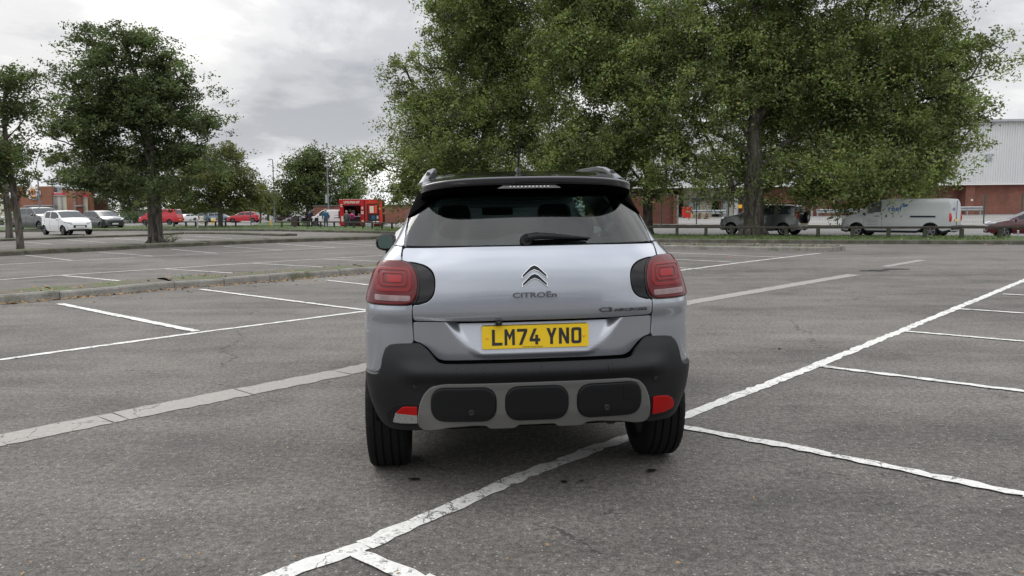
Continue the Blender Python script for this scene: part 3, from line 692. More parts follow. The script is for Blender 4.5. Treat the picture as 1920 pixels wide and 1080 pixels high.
un = spoiler('spoiler_underside', [(.22, 1.575), (.186, 1.570), (.184, 1.5605), (.188, 1.548), (.195, 1.538), (.22, 1.532), (.26, 1.530), (.34, 1.525), (.42, 1.56)], M['under_black'], sp_)
bl = MB()
V = [(x, .180 + .02 * abs(x) ** 2, z) for x, z in [(-.165, 1.538), (.150, 1.538), (.120, 1.552), (-.135, 1.552)]]
bl.V = [Vector(v) for v in V] + [Vector(v) + Vector((0, .02, 0)) for v in V]; bl.F = [(0, 1, 2, 3), (4, 7, 6, 5), (0, 4, 5, 1), (1, 5, 6, 2), (2, 6, 7, 3), (3, 7, 4, 0)]
b_ = bl.build('brake_light', M['clear_lens'], sp_)
d_ = MB()
for i in range(11): d_.lathe([(0, -.004), (.0045, -.003), (.006, 0)], (-.10 + i * .0185, .180, 1.545), 10, 'Y')
d_.build('brake_led', M['chrome'], b_, True)
# bumper, skid plate and their fittings
hb = [(.44, .7025, .008), (.475, .710), (.499, .733), (.526, .768), (.560, .793), (.62, .797), (.70, .782), (.730, .760), (.745, .722), (.750, .688), (.759, .656), (.772, .637), (.80, .631), (E_ + .02, .629), (E_ + .06, .60), (E_ + .02, .50), (E_ - .10, .42), (.765, .372), (.72, .354), (.586, .362), (.555, .372), (.3, .39)]
mb_ = cpu('bumper', hb + mirror(hb), .022, S_b, M['plastic'], step=.018, th=.03, e=.008)
sk = [(.11, .380, .006), (.225, .380, .006), (.245, .396), (.30, .400), (.43, .388), (.50, .371), (.553, .371, .02), (.571, .392), (.572, .44), (.562, .50), (.540, .552), (.505, .588), (.447, .603)]
skid = cp('skid_plate', rpoly([(.088, .397, .006)] + sk + mirror([(.088, .397, .006)] + sk), .02), surf(lambda z: P_bump(min(z, .59)) - .004), M['skid_grey'], step=.02, th=.03, e=.008, off=.006)
for a, b in ((-.500, -.207), (-.143, .143), (.207, .512)):
    pod = cp('bumper_pod', rrect(a, .430, b, .580, .062), surf(lambda z: P_bump(min(z, .57)) - .004), M['plastic_pod'], skid, off=.018, th=.03, e=.012, step=.02)
    cp('pod_gap', rrect(a - .008, .422, b + .008, .588, .068), surf(lambda z: P_bump(min(z, .57)) - .004), M['dark_gap'], skid, off=.0045, th=.005, e=.003, step=.03)
cp('tow_cover', rpoly([(.425, .512), (.425, .572, .004), (.47, .572), (.503, .535), (.503, .505, .01), (.44, .505)], .01), surf(lambda z: P_bump(min(z, .57)) - .004), M['plastic_pod'], skid, off=.0195, th=.004, e=.002)
def disc(name, x, z, r, S, m, parent, off):
    u = toU(x, z)[0]; p = Vector(S(u, z)); o = MB(); o.lathe([(0, 0), (r * .35, 0), (r * .4, -.0015), (r * .75, -.0015), (r * .85, -.003), (r, -.001), (r, .006)], p + Vector((0, -off, 0)), 20, 'Y'); return o.build(name, m, parent, True)
mat('sensor', (.010, .010, .012), .45)
for x, z in ((-.318, .468), (.342, .468)): disc('parking_sensor', x, z, .014, S_b, M['sensor'], skid, .028)
for x, z in ((-.585, .590), (.600, .592)): disc('parking_sensor', x, z, .011, S_b, M['sensor'], mb_, .004)
# faint scuffs across the loading ledge
for x, h_ in ((-.385, .05), (-.31, .055), (-.255, .05), (-.20, .058), (.02, .05), (.22, .058), (.345, .04), (.368, .05)):
    cp('scuff', [(x, .690 - h_), (x + .0016, .690 - h_), (x + .0020, .690), (x + .0004, .690)], S_b, M['dark_gap'], mb_, off=.0008, th=.0004, e=.0002, step=.02)
# lamps low in the bumper
def lowlamp(s):
    f = (lambda q: q) if s > 0 else mirror
    cp('lamp_recess', rpoly(f([(.566, .387), (.566, .500), (.63, .502), (.69, .487), (.735, .440), (.735, .385), (.66, .375)]), .012), S_b, M['plastic_pod'], mb_, off=.0015, th=.01, step=.03)
    if s > 0: cp('red_reflector', rpoly([(.592, .402), (.592, .492), (.62, .494), (.676, .486), (.704, .468), (.722, .435), (.715, .414), (.665, .402)], .008), S_b, M['reflector'], mb_, off=.006, th=.01, step=.02)
    else:
        cp('red_reflector', rpoly([(-.580, .4475), (-.580, .487), (-.628, .485), (-.652, .480), (-.683, .4475)], .004), S_b, M['reflector'], mb_, off=.006, th=.01, step=.02)
        cp('reverse_light', rpoly([(-.580, .4455), (-.580, .404), (-.66, .396), (-.700, .396), (-.686, .4455)], .004), S_b, M['clear_lens'], mb_, off=.006, th=.01, step=.02)
lowlamp(1); lowlamp(-1)
# number plate
pl = cp('number_plate', rrect(-.2565, .764, .2635, .875, .008), lambda u, z: (u, .086, z), M['plate_yellow'], th=.004, e=.001) if False else panel('number_plate', rrect(-.2565, .764, .2635, .875, .008), lambda u, z: (u, .088, z), M['plate_yellow'], car, th=.035, e=.001, step=.1)
GL = {'L': [[(0, 0), (50, 0), (50, 14), (14, 14), (14, 79), (0, 79)]], 'M': [[(0, 0), (13, 0), (13, 52), (25, 24), (37, 52), (37, 0), (50, 0), (50, 79), (38, 79), (25, 49), (12, 79), (0, 79)]],
      '7': [[(9, 0), (24, 0), (50, 66), (50, 79), (0, 79), (0, 65), (34, 65)]], '4': [[(0, 30), (15, 30), (36, 79), (21, 79)], [(0, 16), (52, 16), (52, 30), (0, 30)], [(28, 30), (42, 30), (42, 48), (28, 48)], [(28, 0), (42, 0), (42, 16), (28, 16)]],
      'Y': [[(18, 0), (32, 0), (32, 32), (50, 79), (35, 79), (25, 50), (15, 79), (0, 79), (18, 32)]], 'N': [[(0, 0), (14, 0), (14, 48), (36, 0), (50, 0), (50, 79), (36, 79), (36, 31), (14, 79), (0, 79)]]}
x = -.2565 + .047
def flat_poly(mb, pl_, y, n3=None):
    tri = geometry.tessellate_polygon([[Vector((a, b, 0)) for a, b in pl_]]); n0 = len(mb.V)
    for a, b in pl_: mb.V.append(Vector((a, y, b)))
    for t_ in tri:
        q = [pl_[i] for i in t_]; ar = (q[1][0] - q[0][0]) * (q[2][1] - q[0][1]) - (q[2][0] - q[0][0]) * (q[1][1] - q[0][1])
        mb.F.append(tuple(n0 + i for i in (t_ if ar > 0 else t_[::-1])))
for ch in 'LM74 YNO':
    if ch == ' ': x += .022; continue
    pm = MB()
    if ch == 'O':
        o_ = rrect(0, 0, 50, 79, 14); i_ = rrect(14, 14, 36, 65, 6); n0 = len(pm.V)
        for q in (o_, i_):
            for a, b in q: pm.V.append(Vector((x + a * .001, .0865, .7805 + b * .001)))
        k_ = len(o_)
        for i in range(k_): j = (i + 1) % k_; pm.F.append((n0 + i, n0 + j, n0 + k_ + j, n0 + k_ + i))
    else:
        for q in GL[ch]: flat_poly(pm, [(x + a * .001, .7805 + b * .001) for a, b in q], .0865)
    pm.build('plate_character', M['ink'], pl); x += .061
lettering('plate_small_print', 'THAMES STREET MOTORS LTD', .0085, M['ink'], pl, (-.01, .0862, .7705), ext=.0002) if False else lettering('plate_small_print', 'Thameside Citroën Dartford', .0085, M['ink'], pl, (-.012, .0862, .7712), ext=.0002)
mat('screw_cap', (.88, .42, .03), .35)
for x in (-.234, .241): sc_ = MB(); sc_.lathe([(0, -.004), (.005, -.0035), (.007, 0)], (x, .087, .819), 12, 'Y'); sc_.build('plate_screw', M['screw_cap'], pl, True)
cm = MB(); cm.box((-.177, .078, .893), (.032, .04, .020)); cam_h = cm.build('reversing_camera', M['black_gloss'], tgate, bevel=.003)
cm = MB(); cm.lathe([(0, -.002), (.004, -.002), (.007, 0), (.007, .004)], (-.177, .057, .893), 16, 'Y'); cm.build('camera_lens', M['sensor'], cam_h, True)
# badges
def chev(z0, nm, m, k, off, y0=0):
    a = [(0, z0), (.018, z0 - .007), (.060, z0 - .047), (.0625, z0 - .062), (.0615, z0 - .064), (.022, z0 - .032), (0, z0 - .024)]
    if k: a = [(0, z0 - .0035), (.017, z0 - .0105), (.0565, z0 - .0485), (.0575, z0 - .0565), (.021, z0 - .0275), (0, z0 - .0195)]
    pl_ = a + [(-x_, z_) for x_, z_ in a[-2:0:-1]]
    return cp(nm, pl_, S_t, m, tgate if not k else _b, off=off, th=.008 if not k else .003, e=.0015, step=.02)
mat('badge_metal', (.16, .165, .175), .22, 1); mat('badge_black', (.02, .021, .023), .25, .6)
for z0 in (1.1675, 1.1275):
    _b = chev(z0, 'badge_chevron', M['chrome'], 0, .007); chev(z0, 'badge_inlay', M['badge_black'], 1, .0085)
def wide(name, s, x0, x1, zc, size, h_):
    V, F = text_mesh(s, size, .0004, .002); a = min(v.x for v in V); b = max(v.x for v in V); c = min(v.y for v in V); d = max(v.y for v in V)
    VV = []
    for v in V:
        x_ = x0 + (v.x - a) / (b - a) * (x1 - x0); z_ = zc + ((v.y - c) / (d - c) - .5) * h_; p = S_t(toU(x_, z_)[0], z_); VV.append((p[0], p[1] - .006 - v.z * 2, z_))
    return mk(name, VV, F, M['badge_metal'], tgate)
wide('badge_lettering', 'CITROËn', -.108, .104, 1.030, .03, .030)
wide('badge_lettering', 'C3', .314, .378, .945, .03, .024)
wide('badge_lettering', 'AIRCROSS', .386, .560, .941, .03, .015)
# wiper
wp = MB()
yy = lambda z: P_glass(z)
wp.tube([(-.035, .135, 1.282), (-.02, .120, 1.300), (.02, .125, 1.306), (.10, .135, 1.303), (.18, .135, 1.297), (.285, .142, 1.290)], [.012, .019, .018, .014, .010, .004], 10)
wpo = wp.build('wiper_arm', M['black_trim'], car, True)
wp = MB(); wp.tube([(-.03, .128, 1.290), (-.03, .16, 1.285)], [.028, .03], 16); wp.build('wiper_pivot', M['black_trim'], wpo, True)
wp = MB(); wp.bar((-.02, .150, 1.275), (.275, .150, 1.286), .012, .016); wp.build('wiper_blade', M['dark_gap'], wpo)
# antenna, roof rails
an = MB(); an.tube([(-.008, .72, 1.632), (-.008, .725, 1.652), (-.008, .735, 1.664)], [.026, .018, .007], 12); ant = an.build('antenna_base', M['black_trim'], car, True)
an = MB(); an.tube([(-.008, .735, 1.645), (-.008, .72, 1.70), (-.006, .65, 1.875)], [.0055, .0042, .002], 8); an.build('antenna_mast', M['black_trim'], ant, True)
for s in (-1, 1):
    rl = MB(); path = [(x_, y_, z_ - .006, k_) for x_, y_, z_, k_ in [(.548, .52, 1.588, .10), (.530, .62, 1.622, .6), (.508, .74, 1.655, 1), (.500, .90, 1.668, 1), (.50, 1.5, 1.680, 1), (.51, 2.0, 1.662, 1), (.53, 2.2, 1.61, .3)]]
    sec = [(-.022, -.006), (-.019, .012), (.0, .017), (.020, .008), (.024, -.012), (0, -.016)]
    for x, y, z, k in path:
        for a, b in sec: rl.V.append(Vector((s * (x - .012 - a * 1.0 - b * .35), y, z + b * (.5 + .5 * k) + a * .25 - .004)))
    for i in range(len(path) - 1):
        for j in range(6): a = i * 6 + j; b = i * 6 + (j + 1) % 6; rl.F.append((a, b, b + 6, a + 6))
    rl.F += [(5, 4, 3, 2, 1, 0), tuple(len(rl.V) - 6 + i for i in range(6))]
    r_ = rl.build('roof_rail', M['rail_silver'], car, True)
    ft = MB(); ft.box((s * .508, .72, 1.618), (.028, .26, .05), taper=.7, ry=-s * .25); ft.build('rail_foot', M['black_trim'], r_, bevel=.006); ft = MB(); ft.box((s * .51, 2.0, 1.62), (.03, .2, .05)); ft.build('rail_foot', M['black_trim'], r_, bevel=.006)
# body shell
def hero_shell():
    ys = [.82, .95, 1.0, 1.2, 1.45, 1.70, 1.82, 2.1, 2.3, 2.5, 2.75, 2.92, 3.0, 3.1, 3.2, 3.33, 3.5, 3.65, 3.75, 3.85, 3.95, 4.03, 4.09, 4.13, 4.15]
    ys = sorted(set(ys + [.74 + .41 * math.sin(a) for a in (.5, .9, 1.2, 1.5)] + [3.33 + .41 * math.sin(a) for a in (-1.57, -1.3, -1, -.6, -.3, .3, .6, 1, 1.3)]))
    ys = [y for y in ys if y > .8]
    zt = lambda y: float(np.interp(y, [.35, .7, 1.3, 2.0, 2.3, 3.0, 3.2, 3.7, 3.95, 4.1, 4.15], [1.605, 1.612, 1.618, 1.60, 1.57, 1.13, 1.07, .98, .90, .78, .66]))
    zb = lambda y: max(.26, *(c_ + math.sqrt(max(0, .41 ** 2 - (y - yc) ** 2)) if abs(y - yc) < .41 else .26 for yc, c_ in ((.74, .30), (3.33, .30))))
    LT = [0, .12, .3, .55, .8, 1]; UZ = [1.08, 1.16, 1.26, 1.34, 1.42, 1.5, 1.555]
    rings = []
    def ring(y, u=None):
        pts = []; Y = y if u is None else .5; top = zt(Y); be = min(1.0, top - .06); bot = zb(Y) if u is None else .5
        zs = [bot + (be - bot) * t_ for t_ in LT] + [be + (z - 1.0) / .56 * (top - .03 - be) for z in UZ]
        if u is None:
            e_ = 1 if y < 3.6 else (1 - ((y - 3.6) / .56) ** 2.6) ** (1 / 2.6)
            for z in zs: pts.append((Wz(z if top > 1.3 else .7 + (z - .7) * .6) * (1 + .045 * sstep(.6, 1.6, y) * (1 - sstep(1.0, 1.2, z))) * e_, y, z))
        else:
            for z in zs:
                S_ = S_t if z < 1.26 else S_g; p = S_(u, z); pts.append((p[0] - .012, p[1] + .006, z))
        x, y2, z = pts[-1]
        for f, dz in ((.93, .018), (.8, .03), (.55, .04), (.25, .040), (0, .041)): pts.append((x * f, y2, z + dz))
        return pts
    for u in (1.0, 1.25, 1.45, 1.5707): rings.append(('u', u, ring(0, u)))
    for y in ys: rings.append(('y', y, ring(y)))
    n = len(rings[0][2]); parts = {}
    def put(k_, f): parts.setdefault(k_, []).append(f)
    V = []
    for s in (1, -1):
        for r_ in rings:
            for p in r_[2]: V.append((p[0] * s, p[1], p[2]))
    off = len(rings) * n
    for si in (0, 1):
        for i in range(len(rings) - 1):
            y = .5 * (rings[i][1] + rings[i + 1][1]) if rings[i][0] == 'y' and rings[i + 1][0] == 'y' else .4
            for j in range(n - 1):
                a = si * off + i * n + j; f = (a, a + n, a + n + 1, a + 1); f = f if si == 0 else f[::-1]
                if 6 <= j <= 11 and (1.0 < y < 1.70 or 1.82 < y < 2.75): put(('side_window', si, y > 1.76), f)
                elif j >= 12 and 2.30 < y < 2.92: put('windscreen', f)
                elif j >= 12 and rings[i][0] == 'u': continue
                elif j >= 13 and .8 < y < 2.3: put('roof', f)
                elif j <= 1 or (j == 2 and zb(y) > .5): put('side_cladding', f)
                else: put('body', f)
    e = len(rings) - 1; put('body', tuple([e * n + j for j in range(n)] + [off + e * n + j for j in reversed(range(n - 1))]))
    for k_, Fs in parts.items():
        use = sorted({i for f in Fs for i in f}); mp_ = {v: i for i, v in enumerate(use)}
        mt = {'body': BODY, 'windscreen': M['rear_glass'], 'roof': M['black_gloss'], 'side_cladding': M['plastic']}.get(k_, M['rear_glass']); k_ = k_ if isinstance(k_, str) else k_[0]
        o = mk(k_, [V[i] for i in use], [tuple(mp_[i] for i in f) for f in Fs], mt, car, True); autosmooth(o.data, 45)
hero_shell()
# roof skin between the spoiler and the shell
rf = MB(); n = 21
for i, y in enumerate((.45, .62, .83)):
    for k in range(n): x = -.53 + 1.06 * k / (n - 1); rf.V.append(Vector((x, y, 1.640 - .03 * abs(x / .53) ** 3 + (-.03 if y < .5 else 0))))
for i in range(2):
    for k in range(n - 1): a = i * n + k; rf.F.append((a, a + 1, a + n + 1, a + n))
rf.build('roof_panel', M['black_gloss'], car, True)
# underside, exhaust, seats
ub = MB(); ub.box((0, 2.1, .40), (1.27, 3.5, .20)).box((0, .45, .43), (.9, .3, .08)).box((0, 2.03, .395), (1.66, 1.75, .20)); ub.build('underbody', M['dark_gap'], car)
ub = MB(); ub.tube([(.42, .30, .36), (.42, .62, .36)], .055, 12).tube([(-.3, .42, .37), (.35, .42, .37)], .075, 12); ub.build('exhaust', M['black_trim'], car, True)
fl = MB(); fl.box((0, 1.9, .52), (1.3, 2.3, .04)); fl.box((0, .55, .75), (1.1, .5, .02)); fl.build('cabin_floor', M['seat'], car)
def seat(x, y, wd, hz, name='seat'):
    q = MB(); q.box((x, y + .25, .78), (wd, .5, .18)).box((x, y, 1.02), (wd * .95, .14, .55), rx=R(-12) * -1, taper=.88); o = q.build(name, M['seat'], car, bevel=.05)
    return o
for x in (-.36, .36):
    s_ = seat(x, 1.95, .52, 0, 'front_seat'); q = MB(); q.box((x, 1.88, 1.37), (.27, .10, .19), taper=.85); q.build('headrest', M['seat'], s_, bevel=.04)
rb_ = seat(0, 1.10, 1.2, 0, 'rear_bench')
for x in (-.36, .36): q = MB(); q.box((x, 1.04, 1.32), (.25, .09, .12), taper=.9); q.build('headrest', M['seat'], rb_, bevel=.035)
q = MB(); q.box((0, 2.95, .98), (1.3, .5, .16)); q.build('dashboard', M['seat'], car, bevel=.05)
q = MB(); q.box((.0, 2.55, 1.42), (.25, .03, .075)); q.build('interior_mirror', M['black_trim'], car, bevel=.02)
# door mirrors
mat('mirror_painted_reflection', (.20, .30, .29), .03, 1)  # green of reflected trees is put into the mirror's colour
for s in (-1, 1):
    q = MB(); 
    for i in range(9):
        t_ = i / 8; a = math.pi * t_; r = math.sin(a) ** .6
        for k in range(14):
            b = 2 * math.pi * k / 14; q.V.append(Vector((s * (.872 - .082 * math.cos(a)), 2.42 + .075 * r * math.cos(b) * (1.0 if math.cos(b) > 0 else .35), 1.190 + .078 * r * math.sin(b) * (1 - .25 * t_ if s else 1))))
    for i in range(8):
        for k in range(14): a = i * 14 + k; b = i * 14 + (k + 1) % 14; q.F.append((a, b, b + 14, a + 14))
    dm = q.build('door_mirror', M['black_gloss'], car, True)
    q = MB(); n_ = 28; q.V = [Vector((s * .876 + .056 * abs(math.cos(a)) ** .62 * (1 if math.cos(a) > 0 else -1), 2.384, 1.192 + .048 * abs(math.sin(a)) ** .62 * (1 if math.sin(a) > 0 else -1))) for a in [2 * math.pi * k / n_ for k in range(n_)]]; q.F = [tuple(range(n_))]; q.build('mirror_glass', M['mirror_painted_reflection'], dm)
    q = MB(); q.bar((s * .80, 2.45, 1.10), (s * .88, 2.44, 1.12), .06, .04); q.build('mirror_arm', M['black_trim'], dm, bevel=.008)
# wheels
def wheel(x, y, s, rad=.333, wd=.225, parent=car, detail=True, rimr=.22):
    seg = 120 if detail else 28; h = wd / 2; q = MB()
    if detail:
        gr = [-.062, -.022, .022, .062]; prof = [(rimr, -h * .80), (rimr + .02, -h * .97), (rad * .85, -h * 1.0), (rad * .955, -h * .93), (rad * .985, -h * .82)]
        xs = [-h * .78]
        for g in gr: xs += [g - .0055, g - .005, g + .005, g + .0055]
        xs += [h * .78]
        for i, xx in enumerate(xs):
            d = .008 if (i - 1) % 4 in (1, 2) and 0 < i < len(xs) - 1 else 0
            prof.append((rad - d - .0035 * (xx / h) ** 2 * 1.0, xx))
        prof += [(rad * .985, h * .82), (rad * .955, h * .93), (rad * .85, h), (rimr + .02, h * .97), (rimr, h * .8)]
        jit = lambda i, k: (-.005 if (k % 3 == 0 and (2 < i < 6 or i > len(prof) - 6) and i not in (0, 1, len(prof) - 1, len(prof) - 2)) else 0) if rad > .3 else 0
    else:
        prof = [(rimr, -h * .8), (rad * .85, -h), (rad * .97, -h * .9), (rad, -h * .6), (rad, h * .6), (rad * .97, h * .9), (rad * .85, h), (rimr, h * .8)]; jit = None
    q.lathe(prof, (x, y, rad), seg, 'X', jit); wr = empty('wheel'); wr.parent = parent; o = q.build('tyre', M['tyre'], wr, True)
    q = MB(); q.lathe([(0, s * h * .55), (rimr * .25, s * h * .6), (rimr * .3, s * h * .45), (rimr * .3, s * h * .3), (rimr, s * h * .2), (rimr, -s * h * .7), (rimr * .5, -s * h * .75), (0, -s * h * .75)], (x, y, rad), 24, 'X')
    q.build('rim_barrel', M['rim_dark'], wr, True); q = MB()
    for k in range(5):
        a = 2 * math.pi * k / 5 + .3; d = Vector((0, math.cos(a), math.sin(a))); c = Vector((x + s * h * .66, y, rad)); q.bar(c + d * rimr * .1, c + d * rimr * .97, .035 * rad / .333 * 1.6, .03)
    q.lathe([(rimr * .93, s * h * .8), (rimr, s * h * .85), (rimr * 1.03, s * h * .8)], (x, y, rad), 28, 'X'); q.build('rim', M['rim'], wr, True)
for s in (-1, 1):
    wheel(s * .757, .745, s); wheel(s * .77, 3.33, s)
# wheel-arch liners
for s in (-1, 1):
    for yc in (.74, 3.33):
        q = MB(); q.lathe([(.40, s * .80), (.40, s * .5), (.02, s * .5)], (0, yc, .31), 32, 'X'); use = [f for f in q.F if min(q.V[i].z for i in f) > .29 and max(abs(q.V[i].z - .37) for i in f) > -1]
        q.F = use; q.V = [Vector((v.x, v.y, max(v.z, .36))) for v in q.V]; q.build('arch_liner', M['dark_gap'], car)
# ------------------------------------------------------------ the other vehicles
SPEC = {
 'hatch': dict(L=3.45, W=1.63, H=1.47, prof=[(0, .55), (.008, .80), (.035, .98), (.11, 1.36), (.20, 1.45), (.42, 1.47), (.58, 1.43), (.80, 1.02), (.93, .84), (.98, .70), (1, .48)], belt=[(0, 1.02), (.75, .88), (1, .86)], win=[(.17, .36), (.385, .69)], ws=(.59, .79), rw=(.045, .13), wh=(.13, .85), r=.29, lamp=.72, tl=.95),
 'suv': dict(L=4.3, W=1.80, H=1.63, prof=[(0, .60), (.006, .95), (.02, 1.10), (.075, 1.52), (.14, 1.61), (.45, 1.63), (.57, 1.58), (.74, 1.16), (.92, 1.04), (.975, .88), (1, .6)], belt=[(0, 1.12), (1, 1.02)], win=[(.10, .19), (.21, .41), (.43, .66)], ws=(.58, .735), rw=(.022, .08), wh=(.17, .83), r=.345, lamp=.86, tl=1.0),
 'mpv': dict(L=4.29, W=1.81, H=1.62, prof=[(0, .55), (.006, .9), (.02, 1.08), (.065, 1.50), (.13, 1.60), (.42, 1.62), (.55, 1.55), (.80, 1.10), (.93, .95), (.98, .78), (1, .5)], belt=[(0, 1.08), (1, .98)], win=[(.09, .20), (.22, .42), (.44, .70)], ws=(.56, .79), rw=(.022, .07), wh=(.16, .81), r=.32, lamp=.84, tl=1.0),
 'saloon': dict(L=4.6, W=1.80, H=1.45, prof=[(0, .55), (.008, .88), (.03, 1.0), (.14, 1.03), (.27, 1.38), (.38, 1.44), (.52, 1.44), (.60, 1.39), (.75, .98), (.93, .84), (.98, .68), (1, .45)], belt=[(0, .95), (1, .90)], win=[(.22, .40), (.42, .62)], ws=(.61, .745), rw=(.15, .26), wh=(.19, .82), r=.32, lamp=.70, tl=.86),
 'hatch5': dict(L=4.2, W=1.75, H=1.46, prof=[(0, .50), (.006, .80), (.03, 1.0), (.12, 1.38), (.22, 1.45), (.42, 1.46), (.55, 1.41), (.76, .98), (.93, .83), (.98, .66), (1, .45)], belt=[(0, 1.02), (1, .88)], win=[(.13, .21), (.23, .40), (.42, .66)], ws=(.56, .75), rw=(.035, .13), wh=(.17, .81), r=.31, lamp=.74, tl=.98),
 'estate': dict(L=4.6, W=1.77, H=1.50, prof=[(0, .50), (.006, .80), (.02, 1.0), (.08, 1.42), (.15, 1.49), (.42, 1.50), (.55, 1.43), (.74, .98), (.93, .84), (.98, .66), (1, .45)], belt=[(0, .98), (1, .90)], win=[(.08, .21), (.23, .40), (.42, .64)], ws=(.56, .735), rw=(.025, .085), wh=(.19, .82), r=.31, lamp=.74, tl=.98),
 'van': dict(L=5.0, W=1.92, H=1.93, prof=[(0, .62), (.004, 1.1), (.012, 1.72), (.03, 1.90), (.1, 1.93), (.58, 1.94), (.66, 1.90), (.83, 1.24), (.95, 1.08), (.985, .90), (1, .55)], belt=[(0, 1.20), (.62, 1.20), (.80, 1.10), (1, .95)], win=[(.61, .735)], ws=(.675, .82), rw=None, wh=(.19, .83), r=.335, lamp=.90, tl=1.1),
 'camper': dict(L=4.9, W=1.90, H=1.95, prof=[(0, .55), (.004, 1.0), (.012, 1.3), (.03, 1.82), (.07, 1.93), (.60, 1.95), (.68, 1.90), (.83, 1.22), (.95, 1.05), (.985, .85), (1, .5)], belt=[(0, 1.18), (1, 1.08)], win=[(.40, .57), (.60, .73)], ws=(.69, .82), rw=(.014, .03), wh=(.19, .82), r=.34, lamp=.85, tl=1.1),
}
def mirror_body(q, s, x, y, z, sc=1):
    for i in range(5):
        a = math.pi * i / 4; r = max(.15, math.sin(a))
        for k in range(8): b = 2 * math.pi * k / 8; q.V.append(Vector((s * (x + .09 * sc * (1 - math.cos(a))), y + .05 * sc * r * math.cos(b), z + .075 * sc * r * math.sin(b))))
    n = len(q.V) - 40
    for i in range(4):
        for k in range(8): a = n + i * 8 + k; b = n + i * 8 + (k + 1) % 8; q.F.append((a, b, b + 8, a + 8))
def vehicle(kind, paint, loc, head, label, cat, group=None, name='parked_car', scale=1, lit=False, small=False, glass='glass_far', lower=None, hub='rim', plate='plate_white', **ov):
    sp = dict(SPEC[kind]); sp.update(ov); L_, W_, Hh = sp['L'], sp['W'], sp['H']; root = empty(name, loc, head, label, cat, group, scale)
    pt = sp['prof']; zt = lambda t: float(np.interp(t, [p[0] for p in pt], [p[1] for p in pt])); bl = lambda t: float(np.interp(t, [p[0] for p in sp['belt']], [p[1] for p in sp['belt']]))
    r = sp['r']; Ra = r * 1.17; base = .24
    def zb(t):
        y = t * L_; z = base + .10 * (sstep(.06, 0, t) if t < .06 else sstep(.94, 1, t))
        for w_ in sp['wh']:
            d = abs(y - w_ * L_)
            if d < Ra: z = max(z, r * .98 + math.sqrt(Ra * Ra - d * d))
        return z
    def hw(t):
        e = 1.0; c = .5
        y = t * L_
        if y < c: e = (1 - (1 - y / c) ** 3) ** (1 / 3) * .22 + .78 if kind not in ('van', 'camper') else .93 + .07 * min(1, y / .2)
        if L_ - y < .75: e = .70 + .30 * (1 - (1 - (L_ - y) / .75) ** 2.4) ** (1 / 2.4)
        return W_ / 2 * e
    tb = .80 if kind not in ('van', 'camper') else .90
    def side(t, z):
        w_ = hw(t); b = min(bl(t), zt(t) - .04)
        if z <= b: return w_ * (1 - .035 * max(0, (.45 - z)) / .3 - .03 * max(0, (z - .6) / (b - .6 + 1e-3)) * (1 if z > .6 else 0))
        k = (z - b) / max(.05, Hh - b); return w_ * (.96 - (.96 - tb) * k)
    ts = set([0, .004, .012, .03, .06, 1, .997, .99, .975, .95, .92]); ts |= {p[0] for p in pt}
    for a, b in sp['win']: ts |= {a, b}
    ts |= set(sp['ws']); ts |= set(sp['rw'] or ()); ts |= {i / 14 for i in range(15)}
    for w_ in sp['wh']: ts |= {w_ + Ra / L_ * math.sin(a) for a in (-1.57, -1.45, -1.2, -.9, -.6, -.3, 0, .3, .6, .9, 1.2, 1.45, 1.57)}
    ts = sorted(t for t in ts if 0 <= t <= 1); ts = [t for i, t in enumerate(ts) if i == 0 or t - ts[i - 1] > .0012]
    LT = [0, .12, .4, .7, 1]; UT = [.12, .4, .7, .90]; n = len(LT) + len(UT) + 4; V = []; rings = []
    for t in ts:
        top = zt(t); b = min(bl(t), top - .04); bot = min(zb(t), b - .05); pts = []
        for k in LT: z = bot + (b - bot) * k; pts.append((side(t, z), z))
        for k in UT: z = b + (top - .02 - b) * k; pts.append((side(t, z), z))
        x, z = side(t, top), top - .02
        pts += [(x * .95, z + .008), (x * .8, z + .018), (x * .45, z + .028), (0, z + .032)]; rings.append([(p[0], (t - .5) * L_, p[1]) for p in pts])
    off = len(ts) * n; V = [Vector(p) for r_ in rings for p in r_] + [Vector((-p[0], p[1], p[2])) for r_ in rings for p in r_]; parts = {}
    def put(k, f, tag_=''): parts.setdefault((k, tag_), []).append(f)
    for si in (0, 1):
        for i in range(len(ts) - 1):
            tm = (ts[i] + ts[i + 1]) / 2
            for j in range(n - 1):
                a = si * off + i * n + j; f = (a, a + n, a + n + 1, a + 1); f = f[::-1] if si else f
                wi = [q for q, (a_, b_) in enumerate(sp['win']) if a_ < tm < b_ and zt(tm) - bl(tm) > .15]
                if 5 <= j <= 7 and wi: put('side_window', f, (si, wi[0]))
                elif j >= 9 and sp['ws'][0] < tm < sp['ws'][1]: put('windscreen', f)
                elif j >= 9 and sp['rw'] and sp['rw'][0] < tm < sp['rw'][1]: put('rear_window', f)
                elif lower and j <= 0: put('lower_trim', f)
                else: put('body', f)
    for e, rev in ((0, False), (len(ts) - 1, True)):
        f = [e * n + j for j in range(n)] + [off + e * n + j for j in reversed(range(n - 1))]; put('body', tuple(f[::-1] if rev else f))
    for (k, tg_), Fs in parts.items():
        use = sorted({i for f in Fs for i in f}); mp_ = {v: i for i, v in enumerate(use)}
        o = mk(k, [V[i] for i in use], [tuple(mp_[i] for i in f) for f in Fs], {'body': paint, 'lower_trim': M['black_trim']}.get(k, M[glass]), root, True); autosmooth(o.data, 32)
    P3 = lambda s, t, z, d=0: Vector((s * (side(t, z) + d), (t - .5) * L_, z))
    q = MB(); q.box((0, 0, .36), (W_ * .8, L_ * .86, .2)); q.build('underbody', M['dark_gap'], root)
